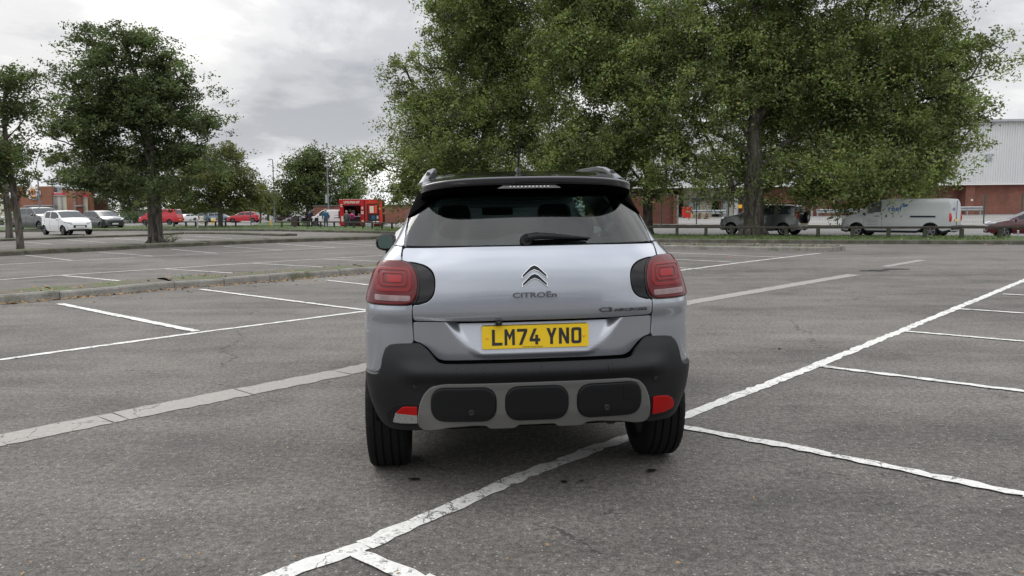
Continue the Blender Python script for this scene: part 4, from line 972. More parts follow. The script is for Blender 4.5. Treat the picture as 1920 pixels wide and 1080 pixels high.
    for s in (-1, 1):
        for w_ in sp['wh']:
            wheel(s * (W_ / 2 - .115), (w_ - .5) * L_, s, r, .2, root, False, r * .66)
            if not small: q = MB(); q.lathe([(Ra * .98, s * (W_ / 2 - .5)), (Ra * .98, s * (W_ / 2 - .05))], (0, (w_ - .5) * L_, r * .98), 20, 'X'); q.F = [f for f in q.F if min(q.V[i].z for i in f) > .22]; q.build('arch_liner', M['dark_gap'], root)
    # lights
    lz = sp['lamp']
    for s in (-1, 1):
        q = MB(); y1 = L_ / 2 - .10
        pts = [(s * W_ * .26, y1 + .045, lz - .02), (s * W_ * .36, y1 - .02, lz + .02), (s * hw(.965) * .97, y1 - .16, lz + .06), (s * hw(.93) * .985, y1 - .30, lz + .08)]
        q.tube(pts, [.055, .085, .075, .03], 8); q.build('headlight', M['head_lens'], root, True)
        q = MB(); tz = sp['tl']; 
        if kind in ('van', 'camper', 'suv'): q.tube([(s * W_ * .455, -L_ / 2 + .04, tz - .28), (s * W_ * .458, -L_ / 2 + .03, tz - .1), (s * W_ * .45, -L_ / 2 + .06, tz + .12)], [.05, .07, .05], 8)
        else: q.tube([(s * W_ * .27, -L_ / 2 + .03, tz - .10), (s * W_ * .38, -L_ / 2 + .03, tz - .08), (s * W_ * .44, -L_ / 2 + .16, tz - .04), (s * W_ * .455, -L_ / 2 + .28, tz)], [.05, .08, .08, .03], 8)
        q.build('tail_light', M['tail_lit'] if lit else M['tail_lens'], root, True)
        q = MB(); tm = sp['ws'][1] - .06; mirror_body(q, s, side(tm, bl(tm)), (tm - .5) * L_, bl(tm) + .06); q.build('door_mirror', paint if kind not in ('van',) else M['black_trim'], root, True)
        if not small:
            for a, b in sp['win'][-2:]:
                q = MB(); z = bl(a) - .12; q.bar(P3(s, a + .015, z, .008), P3(s, a + .055, z, .008), .03, .03); q.build('door_handle', paint if kind != 'van' else M['black_trim'], root)
            for t in [sp['win'][-1][0] - .01, sp['win'][-1][1] + .03] + ([sp['win'][-2][0]] if len(sp['win']) > 1 else []):
                q = MB(); zz_ = [z for z in (.34, .5, .65, .8, bl(t) - .02) if z > zb(t) + .02]
                if len(zz_) > 1: q.tube([P3(s, t, z, .0005) for z in zz_], .005, 4).build('door_gap', M['dark_gap'], root)
    q = MB(); q.box((0, L_ / 2 - .005, .52), (W_ * .46, .06, .15)); q.box((0, L_ / 2 - .02, .32), (W_ * .66, .06, .09)); q.build('grille', M['black_trim'], root, bevel=.02)
    if not small:
        q = MB(); q.box((0, L_ / 2 + .032, .50), (.52, .012, .11)); q.build('number_plate', M['plate_white'], root)
        q = MB(); q.box((0, -L_ / 2 - .012, .62 if kind != 'van' else .86), (.52, .012, .11)); q.build('number_plate', M['plate_yellow'], root)
    root['_k'] = kind; del root['_k']
    return root
def aim(px, py, kind, sc): return at(px, py)
BIG = []
def park(kind, paint, px, py, head, label, cat='car', hp=10, **k):
    p = at(px, py); return vehicle(kind, M[paint], p, R(head), label, cat, scale=hp * p.y / (FPX * SPEC[kind]['H']), **k)
park('hatch', 'white_paint', 127, 440, -127, 'small white three-door hatchback parked nose towards the kerb in front of a dark grey car', hp=45, plate='plate_white')
park('suv', 'gunmetal', 80, 433, -124, 'dark grey five-door crossover parked just behind the small white hatchback', hp=44)
park('hatch5', 'gunmetal', 58, 429, -124, 'dark car mostly hidden behind the grey crossover, only its tail end showing', hp=33)
park('suv', 'white_paint', 33, 422, 90, 'white car standing side-on behind the left tree trunks by the restaurant', hp=25)
park('mpv', 'gunmetal', 195, 430, -128, 'dark grey people carrier with clear headlamps parked right of the white hatchback', hp=35)
park('camper', 'red_paint', 302, 421.5, 88, 'red van with dark side window driving behind the knee rail', 'van', hp=29, name='red_van')
park('saloon', 'white_paint', 350, 414, 145, 'white saloon seen from behind with its tail lights on', hp=12.5, lit=True, small=True)
park('estate', 'suv_green_grey', 379, 412, 110, 'dark green-grey estate behind the yellow bollard', hp=13, small=True)
park('saloon', 'teal_grey', 411, 416.5, -88, 'blue-grey saloon with nose to the right behind the thin tree trunk', hp=17.5)
park('hatch5', 'red_paint', 459, 417.5, 88, 'bright red hatchback with nose to the left behind the sign pole', hp=20.5)
park('saloon', 'blue_paint', 246, 413, 80, 'bright blue car half hidden by the dark tree beside the restaurant', hp=11, small=True)
park('hatch5', 'white_paint', 229, 411, 150, 'small white car with red tail lights left of the blue car', hp=10, small=True, lit=True)
GRP = 'cars in the distant car park beyond the roundabout'
for i, (px, py, kind, pa, hd, lb) in enumerate([
    (497, 411, 'estate', 'white_paint', 100, 'pale car at the left end of the distant row, right of the red hatchback'),
    (515, 412, 'hatch5', 'galv', -120, 'silver hatchback in the distant row just right of the tall lamp post'),
    (530, 409, 'saloon', 'white_paint', 95, 'white saloon in the distant row left of centre'),
    (534, 414, 'hatch5', 'maroon', 90, 'dark red car low in front of the distant row'),
    (549, 411, 'mpv', 'white_paint', -100, 'white people carrier in the middle of the distant row'),
    (556, 416, 'saloon', 'galv', 95, 'silver saloon nearest the front of the distant row'),
    (568, 411, 'suv', 'gunmetal', 120, 'dark grey car at the right of the distant row'),
    (578, 414, 'hatch5', 'red_paint', 80, 'small red car beside the man in dark clothes'),
    (508, 407, 'suv', 'galv', 90, 'silver car at the very back of the distant car park, left'),
    (542, 406.5, 'hatch5', 'blue_paint', 90, 'blue car at the very back of the distant car park'),
    (572, 406.5, 'estate', 'white_paint', 90, 'white estate at the very back of the distant car park, right')]):
    park(kind, pa, px, py, hd, lb, hp=10 if py < 408 else 12, small=True, group=GRP)
# white van parked at the food stall, with maroon emblems
v = park('van', 'white_paint', 622, 424.5, 88, 'white van with dark red emblems parked left of the red food stall', 'van', hp=31, name='white_van', rw=None)
def decal(root, kind, s, t, z, w_, h_, m, name='emblem', round_=False, W_=1.92, L_=5.0, d=.012):
    q = MB(); x = s * (W_ / 2 * (.965 if z < 1.25 else .935) + d); y = (t - .5) * L_
    if round_: q.lathe([(0, x + s * .004), (w_ / 2, x + s * .004), (w_ / 2, x - s * .02)], (0, y, z), 20, 'X')
    else: q.box((x, y, z), (.012, w_, h_))
    return q.build(name, m, root)
for t, z in ((.545, 1.22), (.12, 1.30)):
    decal(v, 0, -1, t, z, .62, .62, M['signface'], round_=True); decal(v, 0, -1, t, z, .5, .5, M['maroon'], round_=True, d=.018); decal(v, 0, -1, t, z, .66, .16, M['stall_red'], d=.024)
decal(v, 0, -1, .33, 1.25, .5, .14, M['maroon'], 'lettering_band'); decal(v, 0, -1, .33, 1.0, .6, .08, M['maroon'], 'lettering_band'); decal(v, 0, -1, .12, .82, .7, .3, M['maroon'], 'lettering_band'); decal(v, 0, -1, .26, 1.15, .25, 1.3, M['black_trim'], 'door_panel')
# right-hand side: grey 4x4 with its spare wheel, white van with lettering, maroon car
y_suv = at(1430, 442)
sv = vehicle('suv', M['suv_green_grey'], at(1430, 440), R(49), 'dark grey-green 4x4 with a spare wheel on its tailgate, parked behind the big tree trunk', 'car', scale=56 * at(1430, 440).y / (FPX * 1.70), L=4.6, H=1.70, W=1.80, prof=[(0, .62), (.004, 1.0), (.015, 1.15), (.055, 1.58), (.10, 1.66), (.45, 1.70), (.55, 1.66), (.73, 1.20), (.92, 1.05), (.975, .90), (1, .6)], win=[(.09, .24), (.29, .45), (.47, .67)], ws=(.56, .725), rw=(.02, .052), tl=1.22)
q = MB(); q.lathe([(.02, -.09), (.22, -.10), (.30, -.09), (.33, -.02), (.33, .08), (.27, .11)], (.12, -2.42, .98), 28, 'Y'); q.build('spare_tyre', M['tyre'], sv, True)
q = MB(); q.lathe([(0, -.12), (.06, -.12), (.07, -.10), (.21, -.09), (.23, -.115), (.20, -.10)], (.12, -2.42, .98), 24, 'Y'); q.build('spare_rim', M['rim'], sv, True)
q = MB()
for s in (-1, 1): q.tube([(s * .66, -1.9, 1.70), (s * .66, -1.85, 1.745), (s * .66, .1, 1.775), (s * .66, .2, 1.72)], .02, 6).build('roof_rail', M['black_trim'], sv); q = MB()
vn = vehicle('van', M['van_white'], at(1684, 444), R(46), 'white delivery van with blue lettering parked side-on on the service road', 'van', name='delivery_van', scale=71.5 * at(1690, 444.5).y / (FPX * 1.95), L=5.3, H=1.95, wh=(.17, .835), lower=True)
def sidetext(root, s, y, z, x, size, m, bold=.006, name='lettering'):
    V, F = text_mesh(s, size, bold, .003); return mk(name, [Vector((-x - v.z, y - v.x, z + v.y)) for v in V], F, m, root)
sidetext(vn, 'reef', (.487 - .5) * 5.3, 1.44, .915, .40, M['logo_blue'], .004)
q = MB(); n = 16
q.V = [Vector((-.915, (.395 - .5) * 5.3 + .13 * math.cos(2 * math.pi * i / n) * (1 if math.cos(2 * math.pi * i / n) > 0 else 1), 1.60 + .065 * math.sin(2 * math.pi * i / n) + .02 * math.cos(2 * math.pi * i / n) * -1)) for i in range(n)]; q.F = [tuple(range(n))]; q.build('emblem', M['logo_blue'], vn)
for i, (a, b) in enumerate(((.60, .88), (.58, .80), (.50, .72), (.56, .64))): q = MB(); q.box((-.955, (.69 - .5) * 5.3 - (.6 - a) / 2, b), (.012, a, .022)); q.build('lettering_band', M['faint_grey'], vn)
q = MB(); q.bar((-.955, -.5 * 5.3 + .13 * 5.3, 1.06), (-.96, -.5 * 5.3 + .345 * 5.3, 1.06), .02, .075); q.build('slide_rail', M['cloth_navy'], vn)
# rear doors: lettering, bumper, plate
V, F = text_mesh('reef', .20, .004, .003); mk('rear_lettering', [Vector((-.40 + v.x, -2.635 - v.z, 1.42 + v.y)) for v in V], F, M['logo_blue'], vn)
q = MB(); q.box((0, -2.66, .52), (1.7, .16, .20)); q.build('rear_bumper', M['black_trim'], vn, bevel=.04)
q = MB(); q.box((0, -2.652, 1.2), (.02, .02, 1.25)); q.build('door_gap', M['dark_gap'], vn)
q = MB(); q.tube([(-.8, 2.45, .52), (-.5, 2.60, .50), (.5, 2.60, .50), (.8, 2.45, .52)], .16, 8); q.build('front_bumper', M['black_trim'], vn, True)
p_ = at(1930, 446)
vehicle('hatch5', M['maroon'], p_, R(66), 'dark maroon car with its nose in view at the right edge of the road', 'car', scale=53 * p_.y / (FPX * 1.5), L=4.1, H=1.5)
# ------------------------------------------------------------ buildings, walls and everything standing about
def frame_at(px, py): return at(px, py)
def bx(mb, px0, px1, py0, py1, Y, dep, fwd=0):
    """box whose front face, at depth Y, spans those pixels; it reaches dep metres back"""
    a = atY(px0, py1, Y); b = atY(px1, py0, Y); a2 = atY(px0, py0, Y)
    z0 = a.z; z1 = atY((px0 + px1) / 2, py0, Y).z
    mb.box(((a.x + b.x) / 2, Y + dep / 2 - fwd, (z0 + z1) / 2), (b.x - a.x, dep, z1 - z0)); return mb
def thing_box(name, m, parent, px0, px1, py0, py1, Y, dep, fwd=0, bevel=0):
    q = MB(); bx(q, px0, px1, py0, py1, Y, dep, fwd); return q.build(name, m, parent, bevel=bevel)
# the restaurant, far left
YB = at(70, 421).y
rest = empty('restaurant', (0, 0, 0), 0, 'brick restaurant with a round burger sign, cream panels and red roof bands', 'building')
tw = thing_box('brick_tower', M['brick_orange'], rest, 40, 96, 349.5, 386, YB, .5)
thing_box('tower_return', M['brick_dark'], rest, 36, 47, 350, 424, YB + .3, .5)
thing_box('lower_wall', M['brick_dark'], rest, 82, 96, 387, 424, YB, .4)
thing_box('lower_wall', M['brick_orange'], rest, 41, 48, 387, 424, YB, .3)
thing_box('canopy', M['grey_band'], rest, 43.5, 96.5, 384.6, 387.2, YB - .9, 1.2)
thing_box('entrance_recess', M['dark_gap'], rest, 47, 83, 387, 424, YB + .6, .3)
for i in range(5):
    thing_box('door_frame', M['steel'], rest, 48 + i * 8, 48.8 + i * 8, 387, 424, YB + .45, .1)
thing_box('door_glass', M['glass_light'], rest, 66, 76, 391, 423, YB + .5, .08)
thing_box('door_glass', M['glass_far'], rest, 49.5, 63, 391, 423, YB + .5, .08)
for a, b, t_ in ((96, 128, 362), (151, 161.5, 365.3), (26, 36, 363), (2, 14, 364)):
    thing_box('cream_panel', M['cream'], rest, a, b, t_ + 5, 424, YB + .4, .3)
    thing_box('red_roof_band', M['red_band'], rest, a, b + .2, t_, t_ + 3.4, YB + .25, .4)
    thing_box('cornice', M['grey_band'], rest, a, b + .1, t_ + 3.5, t_ + 5, YB + .2, .4)
for a, b in ((96, 106.5), (106.6, 117), (117, 128)):
    thing_box('panel_joint', M['grey_band'], rest, b - .25, b, 368, 424, YB + .36, .05)
thing_box('brick_pier', M['brick_orange'], rest, 128, 141, 354, 424, YB - .4, .6)
thing_box('roof_block', M['brick_orange'], rest, 117.5, 130, 354, 368, YB + .9, .6)
thing_box('brick_pier', M['brick_dark'], rest, 141, 150, 354, 424, YB - .3, .5)
thing_box('pier_cap', M['grey_band'], rest, 140.5, 151, 385, 387, YB - .8, 1)
thing_box('brick_pier', M['brick_orange'], rest, 153, 170, 357, 424, YB + 1.2, .6)
thing_box('main_hall', M['brick_dark'], rest, 5, 150, 371, 424, YB + 1, 7)
thing_box('roof_plant', M['galv'], rest, 96, 108, 349.5, 361, YB + 3, 3); thing_box('roof_vent', M['dark_grey_clad'], rest, 98, 105.5, 352, 360, YB + 2.9, .2)
thing_box('roof_plant', M['galv'], rest, 14, 26, 366, 372, YB + 3, 3)
c = atY(64.3, 362, YB); px = YB / FPX
sg = MB(); sg.lathe([(0, YB - .38), (11.6 * px, YB - .38), (11.9 * px, YB - .33), (11.9 * px, YB)], (c.x, 0, c.z), 40, 'Y'); sgn = sg.build('round_sign', M['signface'], rest, True)
def arcband(name, r0, r1, a0, a1, m, cx_=0, cz_=0, d=.40, flat=None):
    q = MB(); n = 20
    for i in range(n + 1):
        a = R(a0 + (a1 - a0) * i / n)
        for r in (r0, r1):
            z = r * math.sin(a)
            if flat is not None: z = max(z, flat) if flat > 0 else min(z, flat)
            q.V.append(Vector((c.x + (cx_ + r * math.cos(a)) * px, YB - d, c.z + (cz_ + z) * px)))
    for i in range(n): q.F.append((2 * i, 2 * i + 1, 2 * i + 3, 2 * i + 2))
    return q.build(name, m, sgn)
arcband('logo_crescent', 9.3, 10.8, -120, 20, M['sign_blue'])
arcband('logo_bun', 0, 6.8, 12, 168, M['orange'], .6, 1.4, flat=3.0)
arcband('logo_bun', 0, 6.4, -165, -15, M['orange'], .6, -1.6, flat=-3.0)
lettering('logo_word', 'BURGER', 4.4 * px, M['sign_red'], sgn, (c.x + .1 * px, YB - .41, c.z + 1.9 * px), (1, 0, .06), (-.06, 0, 1), bold=.012, sx=.95)
lettering('logo_word', 'KING', 5.4 * px, M['sign_red'], sgn, (c.x + .3 * px, YB - .41, c.z - 1.9 * px), (1, 0, .06), (-.06, 0, 1), bold=.012, sx=1.05)
# low dark buildings behind the trees on the left
Yd = at(400, 409.5).y
db = empty('dark_shed', (0, 0, 0), 0, 'long low dark grey shed behind the roundabout, left of centre', 'building')
thing_box('wall', M['dark_grey_clad'], db, 225, 470, 392, 408, Yd, 6); thing_box('roof', M['roof_felt'], db, 222, 474, 390.5, 392.3, Yd - .5, 7)
for a in (352, 362.5): thing_box('cream_column', M['cream_bright'], db, a, a + 4, 395, 409, Yd - 1.5, .6)
thing_box('brick_column', M['brick_orange'], db, 366, 369.5, 395, 409, Yd - 1.4, .6)
for i in range(6): thing_box('window', M['glass_light'], db, 380 + i * 14, 388 + i * 14, 396, 401, Yd - .05, .2)
# low brick wall behind the food stall
Yw = at(640, 418.5).y
bw = empty('brick_wall', (0, 0, 0), 0, 'low plain brick building wall behind the red food stall', 'wall')
q = MB(); a = atY(588, 387, Yw); b = atY(760, 384, Yw); a0 = atY(588, 419, Yw)
q.box(((a.x + b.x) / 2, Yw + 3, (a.z + a0.z) / 2), (b.x - a.x, 6, a.z - a0.z)); q.build('wall', M['brick'], bw)
q = MB(); q.box(((a.x + b.x) / 2, Yw + 3, a.z + .05), (b.x - a.x + .2, 6.2, .12)); q.build('roof', M['roof_felt'], bw)
# brick enclosure right of the car
Ye = at(1245, 424).y
be = empty('brick_enclosure', (0, 0, 0), 0, 'brick service enclosure with a pale pillar between the car and the red bin', 'wall')
q = MB(); a = atY(1120, 366, Ye); b = atY(1262, 366, Ye); a0 = atY(1200, 426, Ye); q.box(((a.x + b.x) / 2, Ye + 4, (a.z + a0.z) / 2), (b.x - a.x, 8, a.z - a0.z)); q.build('wall', M['brick_dark'], be)
q = MB(); a = atY(1262, 366, Ye); b = atY(1268, 366, Ye); q.box(((a.x + b.x) / 2, Ye + .1, (a.z + a0.z) / 2), (b.x - a.x, .8, a.z - a0.z + .1)); q.build('pillar', M['brick'], be)
q = MB(); a = atY(1268, 366, Ye); b = atY(1272.5, 366, Ye); q.box(((a.x + b.x) / 2, Ye + .2, (a.z + a0.z) / 2), (b.x - a.x, .5, a.z - a0.z)); q.build('gate_post', M['galv'], be)
q = MB(); a = atY(1118, 366, Ye); b = atY(1263, 366, Ye); q.box(((a.x + b.x) / 2, Ye + 4, a.z + .04), (b.x - a.x, 8.2, .12)); q.build('coping', M['dark_grey_clad'], be)
# the big retail shed: brick below, ribbed metal above
Yr = at(1850, 402.5).y
shed = empty('retail_shed', (0, 0, 0), 0, 'big retail shed of brick below and pale ribbed metal cladding above, on the right', 'building')
def wallseg(name, m, x0, x1, pt, pb, Y, dep, ref=1850, th=0):
    a = atY(x0, 400, Y); b = atY(x1, 400, Y); z1 = atY(ref, pt, Y).z; z0 = atY(ref, pb, Y).z; q = MB(); q.box(((a.x + b.x) / 2, Y + dep / 2, (z0 + z1) / 2), (b.x - a.x, dep, z1 - z0)); return q.build(name, m, shed)
wallseg('brick_base', M['brick'], 1392, 1809, 343, 408, Yr + 1.2, 20); wallseg('brick_base', M['brick'], 1826, 2250, 343, 408, Yr, 21); wallseg('brick_pier', M['brick'], 1809, 1826, 343, 408, Yr - .5, 21)
for a in (1440, 1533, 1625, 1718): wallseg('brick_pier', M['brick_dark'], a, a + 9, 343, 408, Yr + .8, 1)
wallseg('brick_base', M['brick_dark'], 1100, 1290, 343, 408, Yr + 22, 3); 
# recessed loading bay
wallseg('bay_wall', M['cream'], 1290, 1392, 343, 402, Yr + 3, 3)
for a, b, m_ in ((1292, 1299, 'steel'), (1303, 1310, 'galv'), (1312, 1321, 'cream'), (1336, 1347, 'dark_gap'), (1348, 1352, 'brick_dark'), (1355, 1364, 'galv'), (1366, 1374, 'cream_bright')): wallseg('bay_door', M[m_], a, b, 372, 402, Yr + 2.7, .2)
wallseg('bay_canopy', M['dark_grey_clad'], 1288, 1394, 366, 369, Yr + 1.5, 1.5)
# ribbed cladding as real ribs
a = atY(1130, 400, Yr - .9); b = atY(2260, 400, Yr - .9); z0 = atY(1850, 343.5, Yr - .9).z; zr = lambda x: atY(1850, 228, Yr - .9).z + (x - atY(1850, 400, Yr).x) * 0.0
q = MB(); x = a.x; i = 0; pit = .33
while x < b.x:
    for xx, yy in ((x, 0), (x + pit * .62, 0), (x + pit * .72, .06), (x + pit * .92, .06)): q.V += [Vector((xx, Yr - .9 + yy, z0)), Vector((xx, Yr - .9 + yy, zr(xx)))]
    x += pit
for i in range(len(q.V) // 2 - 1): k = 2 * i; q.F.append((k, k + 2, k + 3, k + 1))
mat('cladding', (.66, .68, .68), .45, .1, var=.05, vscale=.2); q.build('ribbed_cladding', M['cladding'], shed)
q = MB(); q.box(((a.x + b.x) / 2, Yr - .5, z0 - .12), (b.x - a.x, 1.0, .2)); q.build('soffit', M['signface'], shed)
q = MB(); q.box(((a.x + b.x) / 2, Yr + 12, zr(0) / 2 + z0 / 2), (b.x - a.x, 24, zr(0) - z0 - .2)); q.build('upper_storey', M['cladding'], shed)
q = MB(); q.box(((a.x + b.x) / 2, Yr + 11, zr(0) + .1), (b.x - a.x + .6, 25, .3)); q.build('roof_edge', M['galv'], shed)
c_ = atY(1855, 295, Yr - .97); q = MB(); q.box((c_.x, Yr - .97, c_.z), (.8, .1, .9)); q.build('wall_louvre', M['galv'], shed)
for px_ in (1522, 1498): a = atY(px_, 400, Yr - .3); q = MB(); q.tube([(a.x, Yr - .3, atY(1850, 352 if px_ == 1522 else 362, Yr).z), (a.x, Yr - .3, -.25)], .13 if px_ == 1522 else .07, 8); q.build('downpipe', M['galv'] if px_ == 1522 else M['dark_grey_clad'], shed, True)
q = MB(); a = atY(1826, 361, Yr - .02); q.box((atY(1822.5, 375, Yr - .55).x, Yr - .52, atY(1822.5, 375, Yr).z), (.25, .06, .25)); q.build('wall_box', M['signface'], shed)
# crash barriers in front of the brick wall
def barrier(px0, px1, py, label, Y):
    a, b = atY(px0, py, Y), atY(px1, py, Y); r_ = empty('crash_barrier', (a.x, Y, GZ(Y)), 0, label, 'barrier'); l = b.x - a.x; zc = a.z - GZ(Y)
    q = MB()
    for dz in (-.16, .16): q.tube([(0, -.12, zc + dz), (l, -.12, zc + dz)], .12, 6)
    q.build('rail', M['galv'], r_, True); q = MB(); n = max(2, int(l / 4)); q.bar((0, -.06, zc), (l, -.06, zc), .05, .26); q.build('rail_web', M['galv'], r_)
    for i in range(n + 1): q = MB(); q.box((.2 + (l - .4) * i / n, 0, zc / 2), (.14, .14, zc)); q.build('post', M['galv'], r_)
Yc = Yr - 4
barrier(1530, 1640, 396, 'galvanised crash barrier along the brick wall left of the delivery van', Yc)
barrier(1786, 1841, 391.5, 'galvanised crash barrier along the brick wall right of the delivery van', Yc)
barrier(1297, 1360, 398, 'galvanised crash barrier across the loading bay behind the pallets', Yc)
# red bin and pallets
Yk = at(1287, 409.5).y; s_ = Yk / FPX
g = at(1287, 409.5); rbn = empty('red_bin', g, 0, 'tall bright red wheeled waste bin in the loading yard', 'bin')
q = MB(); hgt = 21 * s_; w0 = 15.5 * s_; q.box((0, 0, hgt * .5), (w0 * .9, w0 * .8, hgt * .86), taper=1.08); q.build('body', M['bin_red'], rbn, bevel=.04)
q = MB(); q.box((0, 0, hgt * .97), (w0 * 1.04, w0 * .95, .10), rx=.06); q.build('lid', M['bin_red'], rbn, bevel=.03); q = MB(); q.box((.12 * w0, -w0 * .43, hgt * .60), (w0 * .4, .02, .10)); q.build('label', M['signface'], rbn)
for s in (-1, 1): q = MB(); q.lathe([(0, -.05), (.12, -.05), (.12, .05), (0, .05)], (s * w0 * .36, -w0 * .3, .12), 12, 'X'); q.build('wheel', M['tyre'], rbn)
g = at(1312, 411)
for i in range(4):
    p_ = empty('pallet', (g.x + .02 * i, g.y, g.z + .05 + i * .19), .02 * (i % 3), 'wooden pallet, %s of the flat stack beside the red bin' % ['lowest', 'second from the bottom', 'third from the bottom', 'topmost'][i], 'pallet', 'pallets stacked in the loading yard'); wd = 29 * s_
    for k in range(5): q = MB(); q.box((0, -.6 + .3 * k, .155), (wd, .2, .03)); q.build('deck_board', M['pallet'], p_)
    for k in range(3): q = MB(); q.box((-wd * .45 + wd * .45 * k, 0, .07), (.16, 1.3, .12)); q.build('bearer', M['pallet'], p_)
g = at(1326, 402); bb = empty('blue_cage', g, 0, 'blue upright container behind the pallets', 'container'); q = MB(); q.box((0, 0, 14 * s_ / 2), (7.5 * s_, .9, 14 * s_)); q.build('body', M['blue_paint'], bb, bevel=.05); q = MB(); q.box((0, 0, 14.4 * s_), (8 * s_, 1, .1)); q.build('lid', M['sign_blue'], bb)
# green mesh fence along the yard
Yf = at(1306, 426).y; fp = [1240, 1306, 1366, 1437, 1505, 1571, 1640, 1708, 1776, 1845, 1915, 1990]
fn = empty('mesh_fence', (0, 0, 0), 0, 'tall thin green wire mesh fence along the loading yard', 'fence')
for px_ in fp: a = atY(px_, 400, Yf); q = MB(); q.box((a.x, Yf, GZ(Yf) + 1.15), (.07, .07, 2.4)); q.build('post', M['barrel_green'], fn)
q = MB(); a, b = atY(fp[0], 400, Yf), atY(fp[-1], 400, Yf)
for i in range(7): z = GZ(Yf) + .2 + i * .34; q.tube([(a.x, Yf, z), (b.x, Yf, z)], .004, 3)
x = a.x
while x < b.x: q.tube([(x, Yf, GZ(Yf) + .1), (x, Yf, GZ(Yf) + 2.3)], .0022, 3); x += .22
q.build('wire_mesh', M['barrel_green'], fn)
# pale lamp column and yellow sign in the bay
g = at(1379.5, 412); pc = empty('pale_column', g, 0, 'thick pale grey column standing in the yard left of the big trunk', 'post'); q = MB(); q.tube([(0, 0, 0), (0, 0, 2.6)], .20, 10); q.build('shaft', M['galv'], pc, True); q = MB(); q.box((.42, 0, 1.5), (.5, .05, .4)); q.build('notice', M['yellow'], pc)
# knee rails
def knee(pts, n, label, h=.45):
    pts = [Vector(p) for p in pts]; r_ = empty('knee_rail', pts[0], 0, label, 'fence'); tot = sum((b - a).length for a, b in zip(pts[:-1], pts[1:])); o = pts[0]
    for a, b in zip(pts[:-1], pts[1:]):
        m_ = max(1, round(n * (b - a).length / tot)); q = MB(); q.bar(a - o + Vector((0, 0, h)), b - o + Vector((0, 0, h)), .10, .10); q.build('rail', M['wood_rail'], r_, bevel=.015)
        for i in range(m_): p = a.lerp(b, (i + .5) / m_) - o; q = MB(); q.box((p.x, p.y, h * .45), (.13, .13, h * .98)); q.build('post', M['wood_post'], r_)
V3 = lambda px, py: at(px, py) + Vector((0, 0, .12))
knee([V3(1180, 448), V3(1300, 449), V3(1500, 451.5)], 6, 'low dark timber knee rail on the verge between the car and the 4x4'.replace('the car', 'the silver car'), .50)
knee([V3(1502, 451.5), V3(1700, 453), V3(1910, 454), V3(2200, 456)], 10, 'low timber knee rail on the verge in front of the white delivery van', .50)
knee([V3(262, 428.5), V3(340, 428), V3(452, 428)], 9, 'low timber knee rail in front of the red van on the left', .48)
knee([V3(517, 429.5), V3(640, 430.5), V3(745, 434.5)], 11, 'weathered knee rail on the grass in front of the food stall', .50)
# lamp posts, signs, bollards
def lamp(px, pb, pt, label, arm, Yo=None, head=None):
    g = at(px, pb); Y = g.y; top = atY(px, pt, Y).z; s_ = Y / FPX; r_ = empty('street_lamp', g, 0, label, 'lamp post'); hgt = top - g.z
    q = MB(); q.tube([(0, 0, 0), (0, 0, 1.2), (0, 0, 1.25), (0, 0, hgt)], [.13, .13, .085, .055], 10); q.build('column', M['pole'], r_, True)
    if arm: q = MB(); q.tube([(0, 0, hgt - .05), (arm * .3, 0, hgt + .03), (arm, 0, hgt + .02)], .05, 8); q.build('arm', M['pole'], r_, True); q = MB(); q.box((arm * 1.3, 0, hgt - .02), (abs(arm) * .7, .3, .14)); q.build('lamp_head', M['galv'], r_, bevel=.04)
    return r_, hgt, s_
lamp(516, 417, 299, 'tall grey street lamp with a short arm to the left, standing before the distant cars', -.35)
r_, h_, s_ = lamp(617, 422, 312, 'grey street lamp behind the white van at the food stall', 0); q = MB(); q.box((-.16, -.05, h_ * .45), (.22, .12, .9)); q.build('cabinet', M['galv'], r_); q = MB(); q.box((0, 0, h_ + .1), (.5, .3, .2)); q.build('lamp_head', M['galv'], r_)
lamp(78, 432, 332, 'lamp column standing in front of the restaurant sign tower', 0)
lamp(142, 421, 340, 'thin dark column at the right end of the restaurant', 0)
lamp(104, 421, 368, 'short thin post before the cream panels of the restaurant', 0)
def pole_sign(px, pb, pt, bx0, bx1, by0, by1, label, m='galv'):
    g = at(px, pb); Y = g.y; r_ = empty('road_sign', g, 0, label, 'sign'); top = atY(px, pt, Y).z - g.z; q = MB(); q.tube([(0, 0, 0), (0, 0, top)], .045, 8); q.build('pole', M['pole'], r_, True)
    a = atY(bx0, by1, Y) - g; b = atY(bx1, by0, Y) - g; q = MB(); q.box(((a.x + b.x) / 2, -.06, (a.z + b.z) / 2), (b.x - a.x, .03, b.z - a.z)); q.build('panel', M[m], r_, bevel=.01)
pole_sign(471, 427, 357, 463.5, 469.5, 358, 372, 'tall thin pole with a pale upright sign panel left of the lamp post', 'signface')
pole_sign(388.5, 426, 397, 387.6, 389.6, 398, 420, 'grey post standing behind the knee rail near the cream box', 'pole')
def bollard(px, pb, pt, wpx, m, label, band=None, name='bollard'):
    g = at(px, pb); Y = g.y; s_ = Y / FPX; h_ = atY(px, pt, Y).z - g.z; r_ = empty(name, g, 0, label, 'bollard'); w_ = wpx * s_
    q = MB(); q.box((0, 0, h_ * .48), (w_, w_ * .8, h_ * .96)); q.build('body', M[m], r_, bevel=w_ * .2)
    q = MB(); q.box((0, 0, h_ * .97), (w_ * 1.04, w_ * .84, h_ * .08)); q.build('cap', M['cream_bright'], r_, bevel=w_ * .2)
    if band: q = MB(); q.box((0, -w_ * .42, h_ * .35), (w_ * .7, .02, h_ * .6)); q.build('face_panel', M[band], r_)
    return r_
bollard(398.5, 420.5, 408.5, 4.2, 'cream_bright', 'yellow-fronted traffic bollard, left one of the pair before the blue-grey saloon', 'yellow'); bb_ = bollard(402.8, 420.5, 408.5, 4.0, 'yellow', 'traffic bollard with a blue arrow disc, right one of the pair', 'cream_bright')
